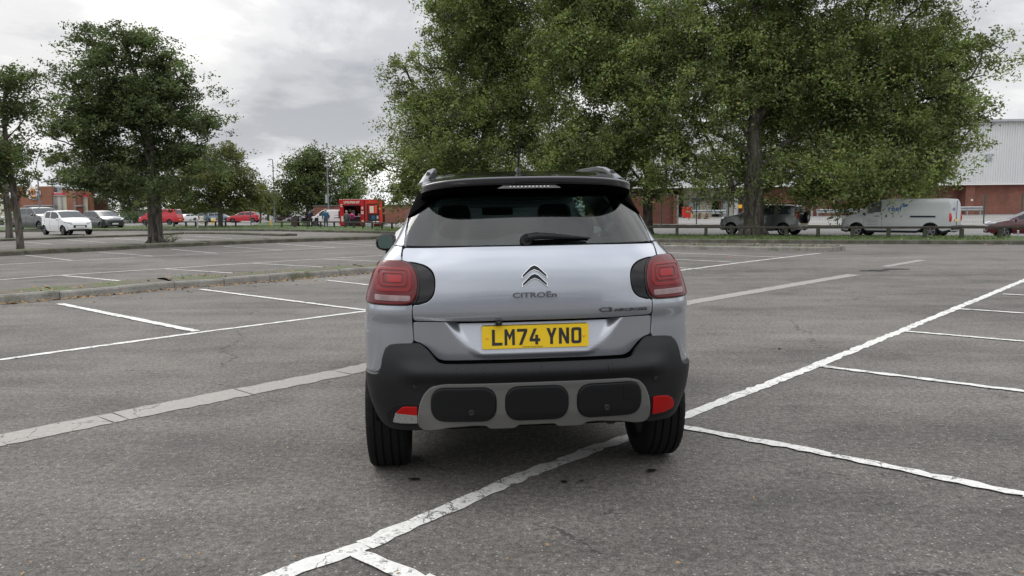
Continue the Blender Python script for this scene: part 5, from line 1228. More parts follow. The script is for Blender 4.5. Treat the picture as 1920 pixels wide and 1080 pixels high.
bollard(378.5, 419.5, 405.8, 6.5, 'cream', 'wide cream box bollard left of the yellow pair'); bollard(370.8, 431, 410, 2.6, 'galv', 'pale slim concrete post in front of the knee rail on the left', name='marker_post'); bollard(511, 427.5, 406, 2.6, 'galv', 'pale slim post left of the food stall on the grass', name='marker_post')
bollard(508.7, 424, 406.5, 3.4, 'cream_bright', 'cream and yellow bollard behind the pale slim post', 'yellow'); bollard(232, 414, 404, 2.5, 'cream_bright', 'small yellow-fronted bollard left of the bright blue car', 'yellow'); bollard(1908, 451, 432, 3, 'galv', 'pale slim post in the knee rail at the right edge', name='marker_post')
# the litter cone-like scrap and small bits on the asphalt
for px_, py_, m_, lb in ((1368, 481.5, 'litter_orange', 'small orange scrap lying in a bay right of the car'), (1461, 655, 'black_trim', 'small dark scrap on the asphalt right of the car')):
    g = at(px_, py_); r_ = MB(); r_.box((0, 0, .008), (.10 if m_ == 'litter_orange' else .03, .03, .014), taper=.6, rz=.5); o = r_.build('litter', M[m_], bevel=.008); o.location = g; tag(o, lb, 'litter')
# ------------------------------------------------------------ the food stall
g = at(677, 425.5); Y = g.y; s_ = Y / FPX; st = empty('food_stall', g, R(3), 'bright red food trailer with an open serving hatch and lit red name board', 'food stall')
Wd, Ht = 79 * s_, 50.5 * s_; X = lambda px_: (px_ - 677) * s_; Z = lambda py_: (425.5 - py_) * s_ + .0; D_ = 2.3
def sb(name, m, x0, x1, y0, y1, d0, d1, parent=st, bevel=0): q = MB(); q.box(((X(x0) + X(x1)) / 2, (d0 + d1) / 2, (Z(y0) + Z(y1)) / 2), (X(x1) - X(x0), d1 - d0, abs(Z(y0) - Z(y1)))); return q.build(name, M[m], parent, bevel=bevel)
sb('chassis', 'stall_dark', 638.5, 716.5, 421, 424, .1, D_); sb('back_wall', 'stall_inside', 638, 717, 375.5, 421, D_ - .1, D_); sb('roof', 'stall_red', 637.5, 717, 374.5, 377, 0, D_)
sb('side_wall', 'stall_red', 638, 646, 377, 422, 0, D_ - .1); sb('name_board', 'stall_red', 646, 676.5, 377, 386, 0, .15); bd = sb('side_wall', 'stall_red', 676.5, 683.5, 377, 422, 0, D_ - .1); sb('corner_trim', 'stall_dark', 683.5, 685.5, 376, 422, -.04, .2)
mat('bright_red', (.66, .03, .015), .35); rp = sb('front_panel', 'bright_red', 685.5, 716.5, 377, 421, 0, .15); sb('notice_board', 'stall_dark', 689, 711.5, 382.5, 420, -.03, .0, rp); sb('menu_board', 'bin_red', 692, 708, 385, 401, -.07, -.032, rp); sb('menu_sheet', 'cream_bright', 694.2, 701.5, 387, 399.5, -.10, -.072, rp); sb('menu_sheet', 'orange_red', 703, 707.5, 386, 400, -.10, -.072, rp)
sb('picture', 'cloth_blue', 697, 704, 404.5, 412, -.06, -.032, rp); sb('menu_sheet', 'galv', 706.5, 710, 405, 411, -.06, -.032, rp); sb('menu_sheet', 'galv', 693.8, 697.2, 415, 419.5, -.06, -.032, rp); sb('menu_sheet', 'signface', 699.5, 703.5, 415, 419.5, -.06, -.032, rp); sb('menu_sheet', 'signface', 705, 711, 415, 419.5, -.06, -.032, rp)
sb('counter', 'steel', 645, 677, 405, 406.5, -.35, .3); sb('counter_front', 'stall_dark', 646, 676.5, 406.5, 421, 0, .12); sb('hatch_flap', 'stall_dark', 645, 677, 384.6, 386.3, -1.0, .02)
for a, b, c_, d in ((640.5, 644, 383, 388), (641, 645, 405, 415), (678, 682.5, 396, 402), (679, 682, 413, 419.5), (678.5, 682, 388, 393)): sb('menu_sheet', 'cream_bright', a, b, c_, d, -.03, -.005)
for a in (648, 652, 656, 671, 674): sb('shelf_goods', 'cream' if a % 2 else 'orange_red', a, a + 2.6, 400.5, 405, .3, .7)
sb('shelf_goods', 'steel', 657, 663, 394, 403, 1.2, 1.8); sb('shelf_goods', 'cream_bright', 650, 656, 392, 398, 1.4, 1.8)
lettering('name_lettering', 'LITTLE STEAK HUT', 5.6 * s_, M['cream_bright'], st, (X(661), -.02, Z(379.8)), bold=.014, sx=.62)
for i in range(26):
    if i % 3 != 1 or i < 14: sb('bulb', 'signface', 638.5 + i * 3.05, 639.7 + i * 3.05, 373.4, 374.8, .05, .2)
for a in (652, 706): q = MB(); q.lathe([(.14, -.1), (.33, -.1), (.36, .0), (.33, .1), (.14, .1)], (X(a), .3, .34), 20, 'Y'); q.build('wheel', M['tyre'], st, True)
sb('tow_hitch', 'galv', 716.5, 724, 421, 423, 1.0, 1.3)
g = at(693, 428); gn = empty('generator', g, 0, 'small pale grey generator box on the grass in front of the food stall', 'generator'); q = MB(); q.box((0, 0, .25), (.65, .45, .42)); q.build('housing', M['galv'], gn, bevel=.05); q = MB(); q.tube([(-.3, 0, .5), (-.25, 0, .58), (.25, 0, .58), (.3, 0, .5)], .03, 6); q.build('handle', M['black_trim'], gn)
g = at(554, 427.5); ab = empty('a_board', g, 0, 'dark folding pavement board on the grass left of the stall tables', 'sign')
for s in (-1, 1): q = MB(); q.box((0, s * .22, .5), (.62, .03, 1.0), rx=s * .2); q.build('board', M['stall_dark'], ab)
for i, (px_, lb) in enumerate(((566, 'black folding table, left one by the pavement board'), (580, 'black folding table beside the man in dark clothes'))):
    g = at(px_, 427.5); tb = empty('table', g, 0, lb, 'table', 'tables by the food stall'); q = MB(); q.box((0, 0, .74), (.75, .7, .04)); q.build('table_top', M['black_trim'], tb)
    for a in (-1, 1):
        for b in (-1, 1): q = MB(); q.tube([(a * .3, b * .3, 0), (a * .3, b * .3, .73)], .02, 5); q.build('leg', M['black_trim'], tb)
for i, (px_, rz_, lb) in enumerate(((572.5, .4, 'black slatted chair between the two tables'), (591, -.5, 'black chair at the right of the second table'))):
    g = at(px_, 428); ch = empty('chair', g, rz_, lb, 'chair', 'chairs by the food stall'); q = MB(); q.box((0, 0, .45), (.44, .44, .04)); q.build('seat', M['black_trim'], ch); q = MB(); q.box((0, .21, .72), (.42, .03, .42)); q.build('backrest', M['black_trim'], ch)
    for a in (-1, 1):
        for b in (-1, 1): q = MB(); q.tube([(a * .2, b * .2, 0), (a * .2, b * .2, .45)], .018, 5); q.build('leg', M['black_trim'], ch)
# ------------------------------------------------------------ people
def skinmesh(name, verts, edges, rad, m, parent, root_i=0, sub=1):
    me = bpy.data.meshes.new(name); me.from_pydata(verts, edges, []); o = bpy.data.objects.new(name, me); COL.objects.link(o); o.modifiers.new('s', 'SKIN')
    for i, r in enumerate(rad): d = me.skin_vertices[0].data[i]; d.radius = (r, r) if not isinstance(r, tuple) else r; d.use_root = (i == root_i)
    ss = o.modifiers.new('u', 'SUBSURF'); ss.levels = ss.render_levels = sub; dg = bpy.context.evaluated_depsgraph_get(); me2 = bpy.data.meshes.new_from_object(o.evaluated_get(dg)); bpy.data.objects.remove(o)
    me2.materials.clear(); me2.materials.append(m); me2.polygons.foreach_set('use_smooth', [True] * len(me2.polygons)); o2 = bpy.data.objects.new(name, me2); COL.objects.link(o2); o2.parent = parent; return o2
def person(px, py, hpx, face, label, top, bottom, hair, arms='down', bag=None, base=None):
    g = base or at(px, py); s_ = g.y / FPX; sc = hpx * s_ / 1.75; P_ = empty('person', g, R(face), label, 'person', scale=sc)
    if arms == 'down': EL, HL, ER, HR = (-.27, .02, 1.12), (-.28, -.06, .88), (.27, .02, 1.12), (.28, -.06, .88)
    elif arms == 'eat': EL, HL, ER, HR = (-.28, -.06, 1.15), (-.12, -.26, 1.40), (.27, -.04, 1.13), (.22, -.25, 1.10)
    else: EL, HL, ER, HR = (-.27, -.08, 1.14), (-.20, -.36, 1.12), (.27, -.08, 1.14), (.20, -.36, 1.12)
    SL, SR = (-.19, 0, 1.42), (.19, 0, 1.42)
    v = [(0, 0, .95), (0, 0, 1.12), (0, .01, 1.36), (0, 0, 1.49), (0, -.01, 1.60), (0, -.015, 1.72), SL, EL, HL, SR, ER, HR, (-.10, 0, .90), (-.11, -.02, .50), (-.11, .02, .09), (-.11, -.13, .04), (.10, 0, .90), (.11, .0, .50), (.12, .04, .09), (.12, -.11, .04)]
    e = [(0, 1), (1, 2), (2, 3), (3, 4), (4, 5), (2, 6), (6, 7), (7, 8), (2, 9), (9, 10), (10, 11), (0, 12), (12, 13), (13, 14), (14, 15), (0, 16), (16, 17), (17, 18), (18, 19)]
    r = [.13, .12, .13, .055, .085, .07, .065, .045, .033, .065, .045, .033, .085, .06, .045, .04, .085, .06, .045, .04]
    skinmesh('body', v, e, r, M['skin'], P_)
    for hnd, (E0, H0), sx in ((0, (EL, HL), -1), (1, (ER, HR), 1)):
        d = (Vector(H0) - Vector(E0)).normalized(); q = MB(); c0 = Vector(H0) + d * .05; q.tube([Vector(H0), c0, c0 + d * .04], [.03, .042, .035], 6)
        for k in range(4): o_ = d.cross(Vector((0, 1, .3))).normalized() * (.014 * (k - 1.5)); q.tube([c0 + d * .03 + o_, c0 + d * (.085 + .008 * (k in (1, 2))) + o_ + Vector((0, -.012, 0))], [.009, .007], 5)
        q.tube([c0, c0 + Vector((-sx * .035, -.02, 0)) + d * .03], [.011, .008], 5); q.build('hand', M['skin'], P_, True)
    jt = skinmesh('jacket', [(0, 0, .86), (0, 0, 1.12), (0, .01, 1.37), (0, .0, 1.47), SL, EL, tuple(Vector(EL).lerp(Vector(HL), .9)), SR, ER, tuple(Vector(ER).lerp(Vector(HR), .9))], [(0, 1), (1, 2), (2, 3), (2, 4), (4, 5), (5, 6), (2, 7), (7, 8), (8, 9)], [.175, .165, .165, .08, .09, .068, .052, .09, .068, .052], M[top], P_)
    skinmesh('trousers', [(0, 0, .93), (-.10, 0, .86), (-.11, -.02, .50), (-.11, .02, .10), (.10, 0, .86), (.11, 0, .50), (.12, .04, .10)], [(0, 1), (1, 2), (2, 3), (0, 4), (4, 5), (5, 6)], [.15, .105, .078, .065, .105, .078, .065], M[bottom], P_)
    q = MB(); q.lathe([(.03, 1.80), (.08, 1.785), (.105, 1.73), (.108, 1.67), (.098, 1.62)], (0, .018, 0), 14); q.F = [f for f in q.F if sum(q.V[i].y for i in f) / len(f) > -.05 or min(q.V[i].z for i in f) > 1.70]; q.build('hair', M[hair], P_, True)
    for s in (-1, 1): q = MB(); q.box((s * .033, -.088, 1.665), (.02, .012, .009)); q.build('eye', M['ink'], P_); q = MB(); q.box((s * .115, -.13 + .06, .03), (.10, .28, .07)); q.build('shoe', M['cloth_black'], P_, bevel=.02)
    q = MB(); q.tube([(0, -.09, 1.665), (0, -.118, 1.63)], [.010, .016], 6); q.build('nose', M['skin'], P_); q = MB(); q.box((0, -.092, 1.595), (.04, .01, .008)); q.build('mouth', M['lens_dark'], P_)
    if bag: q = MB(); q.box((0, .25, 1.22), (.32, .18, .42)); b_ = q.build('backpack', M[bag], None, bevel=.07); b_.name = 'backpack'; b_.matrix_world = Matrix.Translation(g) @ Matrix.Rotation(R(face), 4, 'Z') @ Matrix.Diagonal((sc, sc, sc, 1)); tag(b_, 'dark purple backpack worn by the person in the pink jacket', 'bag')
    return P_
person(582.5, 428.8, 36, 170, 'person in dark navy clothes and cap eating beside the black tables', 'cloth_navy', 'cloth_black', 'cloth_black', 'eat')
person(611.5, 429.2, 36.5, 200, 'grey-haired person in a blue jacket and jeans looking towards the food stall', 'cloth_blue', 'cloth_jeans', 'hair_grey')
person(650.5, 427.5, 32, 165, 'person in a grey coat waiting at the serving hatch, left of the pink jacket', 'cloth_grey', 'cloth_jeans', 'hair_grey')
person(660.8, 427.3, 30.5, 195, 'person in a bright pink jacket with a purple backpack at the serving hatch', 'cloth_pink', 'cloth_black', 'hair_dark', 'out', bag='cloth_purple')
g_ = at(667, 425.5); person(0, 0, 33, 0, 'stall worker in a red top behind the serving counter', 'cloth_red', 'cloth_black', 'hair_dark', 'out', base=Vector((g_.x, g_.y + 1.2, g_.z + .55)))
# ------------------------------------------------------------ behind the photographer: what the paint and glass reflect
bk = empty('retail_building', (0, 0, 0), 0, 'long low grey retail building behind the photographer', 'building')
q = MB(); q.box((-10, -75, 3.2), (90, 20, 6.6)); q.build('wall', M['dark_grey_clad'], bk); q = MB(); q.box((-10, -64.8, 4.8), (70, .4, 1.2)); q.build('fascia', M['galv'], bk)
q = MB(); q.box((-10, -64.9, 1.8), (60, .3, 2.6)); q.build('shop_front', M['glass_light'], bk)
# ------------------------------------------------------------ trees
def quad_leaves(name, C, size, m, parent, seed, droop=.0, aspect=.5):
    g = np.random.default_rng(seed); n = len(C); d = g.normal(size=(n, 3)); d[:, 2] = d[:, 2] * .7 - droop; d /= np.linalg.norm(d, axis=1)[:, None]
    e = g.normal(size=(n, 3)); e -= d * (e * d).sum(1)[:, None]; e /= np.linalg.norm(e, axis=1)[:, None]; s = (size * g.uniform(.6, 1.35, n))[:, None]
    nn = np.cross(d, e); V = np.stack([C - d * s * .5, C - e * s * aspect * .5 + nn * s * .06, C + d * s * .5, C + e * s * aspect * .5 + nn * s * .06], 1).reshape(-1, 3)
    return fast_mesh(name, V, n, m, parent)
def tree(name, base, label, trunk_pts, r0, blobs, nclump, nleaf, leaf, size, bark='bark', cs=.75, limbs=(), seed=1, group=None, cat='tree', flat=.7, rf=1.0, thick=-1, rmin=.012, droop=.1, twig=True, shell=.45, flare=1.15):
    """trunk_pts, blobs and limbs are in world metres relative to base; blobs = (x, y, z, rx, ry, rz, weight)"""
    rnd = np.random.default_rng(seed); root = empty(name, base, 0, label, cat, group)
    B = np.array(blobs, float); vol = B[:, 3] * B[:, 4] * B[:, 5] * B[:, 6]; pick = rnd.choice(len(B), nclump, p=vol / vol.sum())
    d = rnd.normal(size=(nclump, 3)); d /= np.linalg.norm(d, axis=1)[:, None]; rr = rnd.uniform(0, 1, nclump) ** shell
    C = B[pick, :3] + d * rr[:, None] * B[pick, 3:6]
    # skeleton: nodes with parents; every clump grows a branch from the nearest suitable node
    nodes = [Vector(trunk_pts[0])]; par = [-1]; kind = [0]
    def add(path, p0, k):
        p = p0
        for q in path: nodes.append(Vector(q)); par.append(p); kind.append(k); p = len(nodes) - 1
        return p
    def sub(a, b, n, bend=0.0):
        a, b = Vector(a), Vector(b); out = []; o = Vector(rnd.normal(size=3)) * (b - a).length * bend
        for i in range(1, n + 1): t = i / n; p = a.lerp(b, t) + o * math.sin(math.pi * t); out.append(p)
        return out
    p = 0
    for a, b in zip(trunk_pts[:-1], trunk_pts[1:]): p = add(sub(a, b, 4, .015), p, 0)
    ntr = len(nodes)
    lr = []
    for li, lm in enumerate(limbs):
        s_ = min(range(len(nodes)), key=lambda i: (nodes[i] - Vector(lm[0])).length); p = s_; prev = nodes[s_]
        for q in lm[1:]: p = add(sub(prev, q, 4, .03), p, 0); prev = Vector(q)
        lr += [(1.15 if thick == li else .62)] * (len(nodes) - ntr - len(lr))
    base_n = len(nodes); NP = np.array([tuple(v) for v in nodes]); minz = trunk_pts[0][2] + (trunk_pts[-1][2] - trunk_pts[0][2]) * .22
    allow = NP[:, 2] > min(minz, C[:, 2].min() + .2) ; order = np.argsort(np.min(((C[:, None, :] - NP[None]) ** 2).sum(2), 1)) if nclump * len(NP) < 4e7 else np.arange(nclump)
    depth = [0] * len(nodes)
    for ci in order:
        c = C[ci]; v = c - NP; dist = np.sqrt((v ** 2).sum(1)); pen = dist * (1 + .9 * np.clip(-v[:, 2] / (dist + 1e-6) + .15, 0, 1)) + np.where(allow, 0, 99)
        j = int(np.argmin(pen)); L_ = dist[j]; n = max(1, min(5, int(L_ / .7) + 1)); a = nodes[j]; c_ = Vector(c)
        mid = a.lerp(c_, .5) + Vector((rnd.normal() * .08, rnd.normal() * .08, .10 + .06 * rnd.normal())) * L_; pth = []
        for i in range(1, n + 1): t = i / n; pth.append(a * (1 - t) ** 2 + mid * 2 * t * (1 - t) + c_ * t * t)
        add(pth, j, 1); NP = np.vstack([NP, np.array([tuple(q) for q in pth])]); allow = np.append(allow, [True] * n)
    N_ = len(nodes); w_ = np.zeros(N_); kids = [0] * N_
    for i in range(N_ - 1, 0, -1):
        if kids[i] == 0: w_[i] = 1
        w_[par[i]] += w_[i]; kids[par[i]] += 1
    rad = w_ ** .46; top = rad[0]; rad = np.maximum(rad / top * r0, rmin)
    for i in range(base_n): # keep trunk taper smooth
        if i < ntr: t = i / max(1, ntr - 1); rad[i] = max(rad[i], r0 * (1 - t) ** 1.1 * .9); z = nodes[i].z - nodes[0].z
    for i in range(ntr, base_n): rad[i] *= lr[i - ntr]
    V = []; F = []
    lastv = {}
    for i in range(1, N_):
        a = nodes[par[i]]; b = nodes[i]; ra = min(rad[par[i]], rad[i] * 1.25) if kind[i] == 1 or par[i] < 0 else rad[par[i]]; rb = rad[i]; 
        if (b - a).length < 1e-4: continue
        seg = 12 if rad[i] > .12 else 7 if rad[i] > .05 else 4; dd = (b - a).normalized(); u = dd.orthogonal().normalized(); v = dd.cross(u); n0 = len(V)
        if i == 1 or par[i] == 0: ra = ra * flare
        if i in (2,): pass
        for c_, r_ in ((a - dd * ra * .2, ra), (b + dd * rb * .2, rb)):
            for k in range(seg):
                an = 2 * math.pi * k / seg; wob = 1 + (.10 * math.sin(an * 3 + i * .5) + .05 * math.sin(an * 5)) * (rad[i] > .12); V.append(c_ + (u * math.cos(an) + v * math.sin(an)) * r_ * wob)
        F += [(n0 + k, n0 + (k + 1) % seg, n0 + seg + (k + 1) % seg, n0 + seg + k) for k in range(seg)]
    # root flare
    for k in range(7):
        an = 2 * math.pi * k / 7 + .4; n0 = len(V); d_ = Vector((math.cos(an), math.sin(an), 0)); b0 = nodes[0]; pts = [b0 + d_ * r0 * .62 + Vector((0, 0, r0 * 1.9)), b0 + d_ * r0 * (.85 + .3 * (rf - 1)) + Vector((0, 0, r0 * .7)), b0 + d_ * r0 * 1.30 * rf + Vector((0, 0, -.08))]
        t = MB(); t.tube(pts, [r0 * .22, r0 * .36, r0 * .26 * rf], 6); V += t.V; F += [tuple(n0 + i for i in f) for f in t.F]
    mk('trunk', V, F, M[bark], root, True)
    # leaves: in little sprays about each clump, flattened and hanging a little
    per = max(1, nleaf // nclump); k = rnd.poisson(per, nclump); idx = np.repeat(np.arange(nclump), k); n = len(idx); cr = cs * rnd.uniform(.6, 1.35, nclump)
    subc = C[idx] + (rnd.normal(size=(nclump * 7, 3)) * np.array([1, 1, flat]))[idx * 7 + rnd.integers(0, 7, n)] * (cr[idx] * .58)[:, None]
    P = subc + rnd.normal(size=(n, 3)) * np.array([1, 1, flat]) * (cr[idx] * .24)[:, None]
    quad_leaves('crown', P, size, M[leaf], root, seed + 5, droop); return root
def pxtree(name, bpx, bpy_, label, top_py, trunk_px, r_px, blobs_px, nclump, nleaf, leaf, size, depth=1.0, limbs_px=(), base=None, jitter=.35, **k):
    """the crown's outline is measured at the tree's own distance"""
    b = base or at(bpx, bpy_); Y = b.y; s_ = Y / FPX; rr = random.Random(k.get('seed', 1))
    rel = lambda px, py, dy=0: tuple(atY(px, py, Y) - b + Vector((0, dy, 0)))
    tr = [(0, 0, 0)] + [rel(*q) for q in trunk_px]; bl = []
    for q in blobs_px:
        px, py, rx, ry = q[:4]; dy = q[4] if len(q) > 4 else rr.uniform(-jitter, jitter) * rx * s_ * 2; w_ = q[5] if len(q) > 5 else 1; v = rel(px, py)
        bl.append((v[0], dy, v[2], rx * s_, rx * s_ * depth, ry * s_, w_))
    lb = [[rel(*q) for q in lm] for lm in limbs_px]
    return tree(name, b, label, tr, r_px * s_, bl, nclump, nleaf, leaf, size, limbs=lb, **k)
# the big dark alder-like tree on the left
pxtree('broadleaf_tree', 293, 459.5, 'tall dark green conical tree growing from the kerbed island on the left', 45, [(285, 330), (272, 240), (258, 150), (228, 55)], 12,
    [(218, 85, 62, 38), (232, 66, 28, 14), (150, 140, 45, 22), (290, 110, 50, 32), (140, 190, 48, 28), (230, 165, 95, 32), (330, 175, 52, 28), (175, 245, 80, 30), (290, 225, 90, 32), (375, 225, 35, 18), (110, 300, 42, 24), (180, 290, 80, 28), (285, 290, 90, 34), (365, 290, 42, 26), (230, 335, 95, 26), (200, 125, 50, 30), (270, 78, 38, 18), (320, 140, 36, 18), (250, 205, 90, 30), (180, 215, 60, 24), (330, 350, 50, 20), (120, 338, 30, 16), (395, 250, 22, 12), (395, 310, 25, 16)],
    520, 104000, 'leaf_dark', .145, limbs_px=[[(285, 330), (220, 290), (130, 270)], [(283, 320), (340, 285), (390, 265)], [(272, 240), (200, 200), (140, 175)], [(272, 240), (330, 200), (370, 190)], [(288, 345), (230, 330), (160, 325)]], seed=41, rf=1.45, cs=.66, flat=.58, bark='bark_grey', shell=.55)
# the thinner trees at the left edge
pxtree('broadleaf_tree', 39, 472, 'slender sparse tree at the left edge leaning slightly left', 128, [(28, 380), (14, 300), (8, 220), (12, 140)], 6,
    [(25, 155, 45, 28), (65, 185, 30, 22), (0, 200, 50, 28), (-40, 240, 50, 60), (55, 240, 28, 18, 0, .5), (20, 300, 50, 28), (-30, 330, 40, 40), (42, 335, 12, 20, 0, .8), (72, 285, 12, 12, 0, .6), (10, 350, 30, 25)],
    170, 13500, 'leaf_mid', .14, limbs_px=[[(14, 300), (50, 265), (85, 235)], [(10, 260), (50, 215), (75, 180)], [(28, 370), (60, 340), (70, 300)]], seed=12, cs=.5, flat=.6, bark='bark_grey')
pxtree('broadleaf_tree', 18, 447.5, 'second thin tree trunk behind the left-edge tree, leafy low down', 230, [(12, 380), (4, 300), (-6, 230)], 5.5,
    [(-20, 260, 40, 40), (12, 290, 40, 30), (20, 350, 22, 26), (0, 400, 16, 22, 0, .5), (-30, 330, 40, 40)], 110, 9000, 'leaf_mid', .17, seed=13, cs=.65, bark='bark_grey')
# dark trees behind the island tree
pxtree('broadleaf_tree', 255, 418, 'dark bushy tree with a short trunk beside the restaurant, behind the island tree', 300, [(253, 395), (250, 340)], 4.5,
    [(200, 360, 36, 26), (245, 350, 50, 32), (290, 365, 45, 24), (230, 385, 55, 14), (185, 378, 22, 14), (255, 315, 40, 25)], 190, 17000, 'leaf_dark', .26, seed=14, cs=1.0, flat=.6)
pxtree('broadleaf_tree', 414, 428.5, 'broad green tree with yellowing leaves and a thin dark trunk, right of the island tree', 250, [(412, 390), (405, 320), (400, 270)], 4.2,
    [(400, 290, 50, 26), (440, 285, 25, 18), (360, 330, 45, 28), (420, 335, 55, 30), (455, 330, 25, 30), (330, 370, 45, 22), (385, 375, 60, 20), (440, 370, 45, 22), (475, 360, 14, 22), (310, 340, 25, 25)], 330, 33000, 'leaf_olive', .20, limbs_px=[[(412, 385), (370, 360), (335, 350)], [(411, 380), (445, 350), (465, 330)]], seed=15, cs=.8, flat=.5)
# trees beyond the roundabout
pxtree('broadleaf_tree', 575, 417, 'large dark green dome-shaped tree behind the distant cars', 275, [(577, 390), (578, 330), (580, 290)], 3,
    [(585, 300, 28, 22), (560, 320, 25, 22), (605, 320, 22, 26), (550, 350, 26, 24), (590, 350, 38, 28), (560, 380, 34, 16), (605, 380, 30, 18), (612, 292, 14, 14, 0, .5)], 260, 22000, 'leaf_mid', .30, seed=16, cs=1.2, flat=.7)
pxtree('birch_tree', 655, 416, 'light green airy birch between the dome-shaped tree and the big poplar', 285, [(654, 380), (652, 330), (650, 292)], 2,
    [(650, 300, 14, 16), (645, 325, 20, 20), (662, 335, 18, 22), (640, 355, 20, 18), (665, 365, 20, 20), (650, 378, 28, 14), (628, 300, 12, 16, 0, .3), (630, 330, 14, 20, 0, .4)], 150, 9500, 'leaf_birch', .26, seed=17, cs=.9)
for i, (px, py, top, rx, lf, lb) in enumerate([(488, 419, 335, 18, 'leaf_olive', 'small thin tree left of the tall lamp post'), (503, 414, 352, 20, 'leaf_mid', 'low green tree just behind the tall lamp post'), (528, 414, 372, 22, 'leaf_olive', 'low olive tree right of the tall lamp post, under the dome-shaped tree'),
        (340, 412, 372, 34, 'leaf_mid', 'far low tree behind the red van'), (395, 411, 378, 32, 'leaf_dark', 'far low tree behind the blue-grey saloon'), (450, 411, 370, 28, 'leaf_mid', 'far low tree behind the red hatchback'), (182, 415, 368, 18, 'leaf_dark', 'low dark tree at the right end of the restaurant')]):
    h_ = py - top; sp_b = [(px, top + h_ * .30, rx * .6, h_ * .26), (px - rx * .5, top + h_ * .5, rx * .6, h_ * .24), (px + rx * .5, top + h_ * .52, rx * .6, h_ * .26)]
    wt = .35 if i == 0 else 1
    pxtree('broadleaf_tree', px, py, lb, top, [(px, py - h_ * .4), (px + 1, top + h_ * .15)], 1.6, sp_b, 55, int(4200 * wt), lf, .30, seed=30 + i, cs=1.1)
# the three great poplars
b6 = at(905, 437)
pxtree('poplar_tree', 905, 437, 'large spreading poplar behind the silver car, its crown reaching far to the left', -40, [(903, 330), (915, 250), (925, 120), (920, -60)], 16,
    [(900, 30, 95, 70), (850, 100, 70, 60), (745, 118, 32, 16), (710, 132, 18, 8), (790, 130, 40, 40), (840, 30, 30, 40), (930, 130, 90, 80), (800, 200, 65, 45), (735, 165, 22, 22), (880, 220, 100, 60), (980, 220, 70, 70), (790, 265, 60, 40), (745, 250, 28, 24), (860, 310, 110, 45), (760, 310, 70, 32), (700, 300, 35, 26), (692, 326, 34, 22), (756, 362, 46, 32), (820, 360, 90, 36), (930, 345, 80, 40), (1000, 300, 60, 60), (675, 288, 14, 8), (960, 40, 70, 70), (900, -60, 110, 60), (1010, 120, 60, 80)],
    760, 205000, 'leaf_poplar', .175, limbs_px=[[(903, 330), (840, 270), (760, 215)], [(910, 280), (980, 240), (1010, 170)], [(918, 220), (860, 150), (800, 100)], [(903, 345), (820, 330), (730, 320)], [(924, 130), (880, 60), (850, 0)]], seed=21, cs=.95, flat=.85, droop=.35)
pxtree('poplar_tree', 1215, 440, 'poplar with a forked dark trunk between the silver car and the big poplar', -60, [(1216, 330), (1205, 290), (1190, 120), (1180, -60)], 9,
    [(1130, 60, 110, 100), (1080, 160, 80, 90), (1180, 170, 80, 90), (1060, 270, 70, 70), (1140, 280, 90, 60), (1210, 270, 50, 50), (1110, 345, 90, 35), (1215, 345, 50, 25, 0, .5), (1020, 340, 50, 40), (1100, -40, 110, 60), (1220, 60, 60, 100), (1020, 60, 50, 80)],
    480, 140000, 'leaf_poplar', .175, limbs_px=[[(1217, 330), (1235, 270), (1245, 200)], [(1215, 350), (1170, 300), (1120, 250)], [(1218, 335), (1260, 318), (1300, 315)], [(1200, 220), (1150, 160), (1100, 110)]], seed=22, cs=.95, flat=.85, droop=.35, jitter=.2)
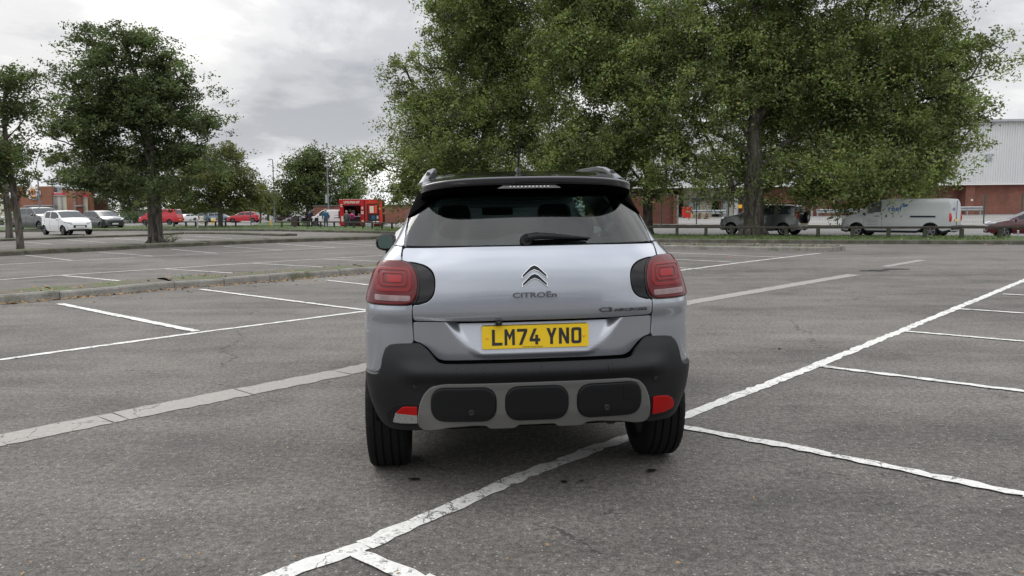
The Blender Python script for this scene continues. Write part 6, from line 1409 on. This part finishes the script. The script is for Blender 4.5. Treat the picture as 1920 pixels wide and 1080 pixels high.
pxtree('poplar_tree', 1412, 443, 'huge poplar with a thick grey trunk in front of the 4x4, the biggest tree', -100, [(1414, 330), (1412, 250), (1418, 120), (1420, -80)], 18,
    [(1300, 60, 110, 90), (1240, 200, 66, 90), (1225, 120, 40, 60), (1300, 220, 70, 90), (1290, 310, 75, 40), (1400, 120, 90, 110, 0), (1470, 60, 110, 90, 2.5), (1490, 220, 100, 90, 2), (1420, 300, 80, 50, 3, .7), (1560, 120, 120, 100), (1600, 250, 110, 70), (1520, 325, 120, 45), (1640, 330, 110, 42), (1740, 320, 62, 36), (1700, 130, 110, 100, 0, .75), (1720, 235, 90, 60), (1800, 110, 60, 60, 0, .75), (1830, 190, 60, 50, 0, .75), (1880, 105, 26, 30, 0, .5), (1880, 220, 36, 30, 0, .7), (1790, 270, 36, 40, 0, .8), (1745, 50, 70, 60, 0, .8), (1865, 60, 18, 16, 0, .4), (1580, 375, 60, 22, 0, .8), (1660, 365, 40, 24, 0, .8), (1360, 350, 60, 26, 0, .5), (1480, 362, 60, 16, 0, .7), (1600, 385, 60, 14, 0, .9), (1700, 378, 40, 14, 0, .9), (1250, 355, 50, 22, 0, .45), (1450, -60, 150, 60), (1650, -40, 130, 60)],
    1150, 310000, 'leaf_poplar', .175, limbs_px=[[(1408, 395), (1372, 352), (1342, 290), (1310, 210)], [(1413, 270), (1380, 200), (1370, 80)], [(1412, 240), (1450, 170), (1480, 60), (1490, -40)], [(1414, 330), (1470, 270), (1560, 230), (1680, 190), (1780, 150)], [(1416, 180), (1500, 120), (1620, 60)], [(1414, 345), (1500, 320), (1620, 310), (1720, 300)], [(1413, 300), (1340, 250), (1270, 200)]], seed=23, thick=0, rf=1.2, cs=.95, flat=.85, droop=.35, jitter=.28, bark='bark_grey')
# twiggy bush at the foot of the island tree and small weeds
g = at(318, 458); bsh = empty('shrub', g, 0, 'small low twiggy bush at the foot of the island tree', 'bush'); r_ = np.random.default_rng(4); q = MB()
for i in range(26): a = r_.uniform(0, 6.28); l = r_.uniform(.3, .75); q.tube([(0, 0, 0), (l * .5 * math.cos(a), l * .5 * math.sin(a), l * .4), (l * math.cos(a), l * math.sin(a), l * r_.uniform(.3, .8))], [.012, .008, .004], 4)
q.build('stem', M['bark'], bsh); quad_leaves('foliage', r_.normal(size=(420, 3)) * np.array([.30, .2, .14]) + np.array([0, 0, .3]), .07, M['leaf_olive'], bsh, 3)
g = at(252, 419); bsh = empty('shrub', g, 0, 'round dark bush at the foot of the dark tree beside the restaurant', 'bush'); q = MB()
for i in range(12): a = r_.uniform(0, 6.28); q.tube([(0, 0, 0), (.8 * math.cos(a), .5 * math.sin(a), 1.0)], [.03, .01], 4)
q.build('stem', M['bark'], bsh); quad_leaves('foliage', r_.normal(size=(1500, 3)) * np.array([1.0, .6, .45]) + np.array([-.5, 0, .8]), .2, M['leaf_dark'], bsh, 3)
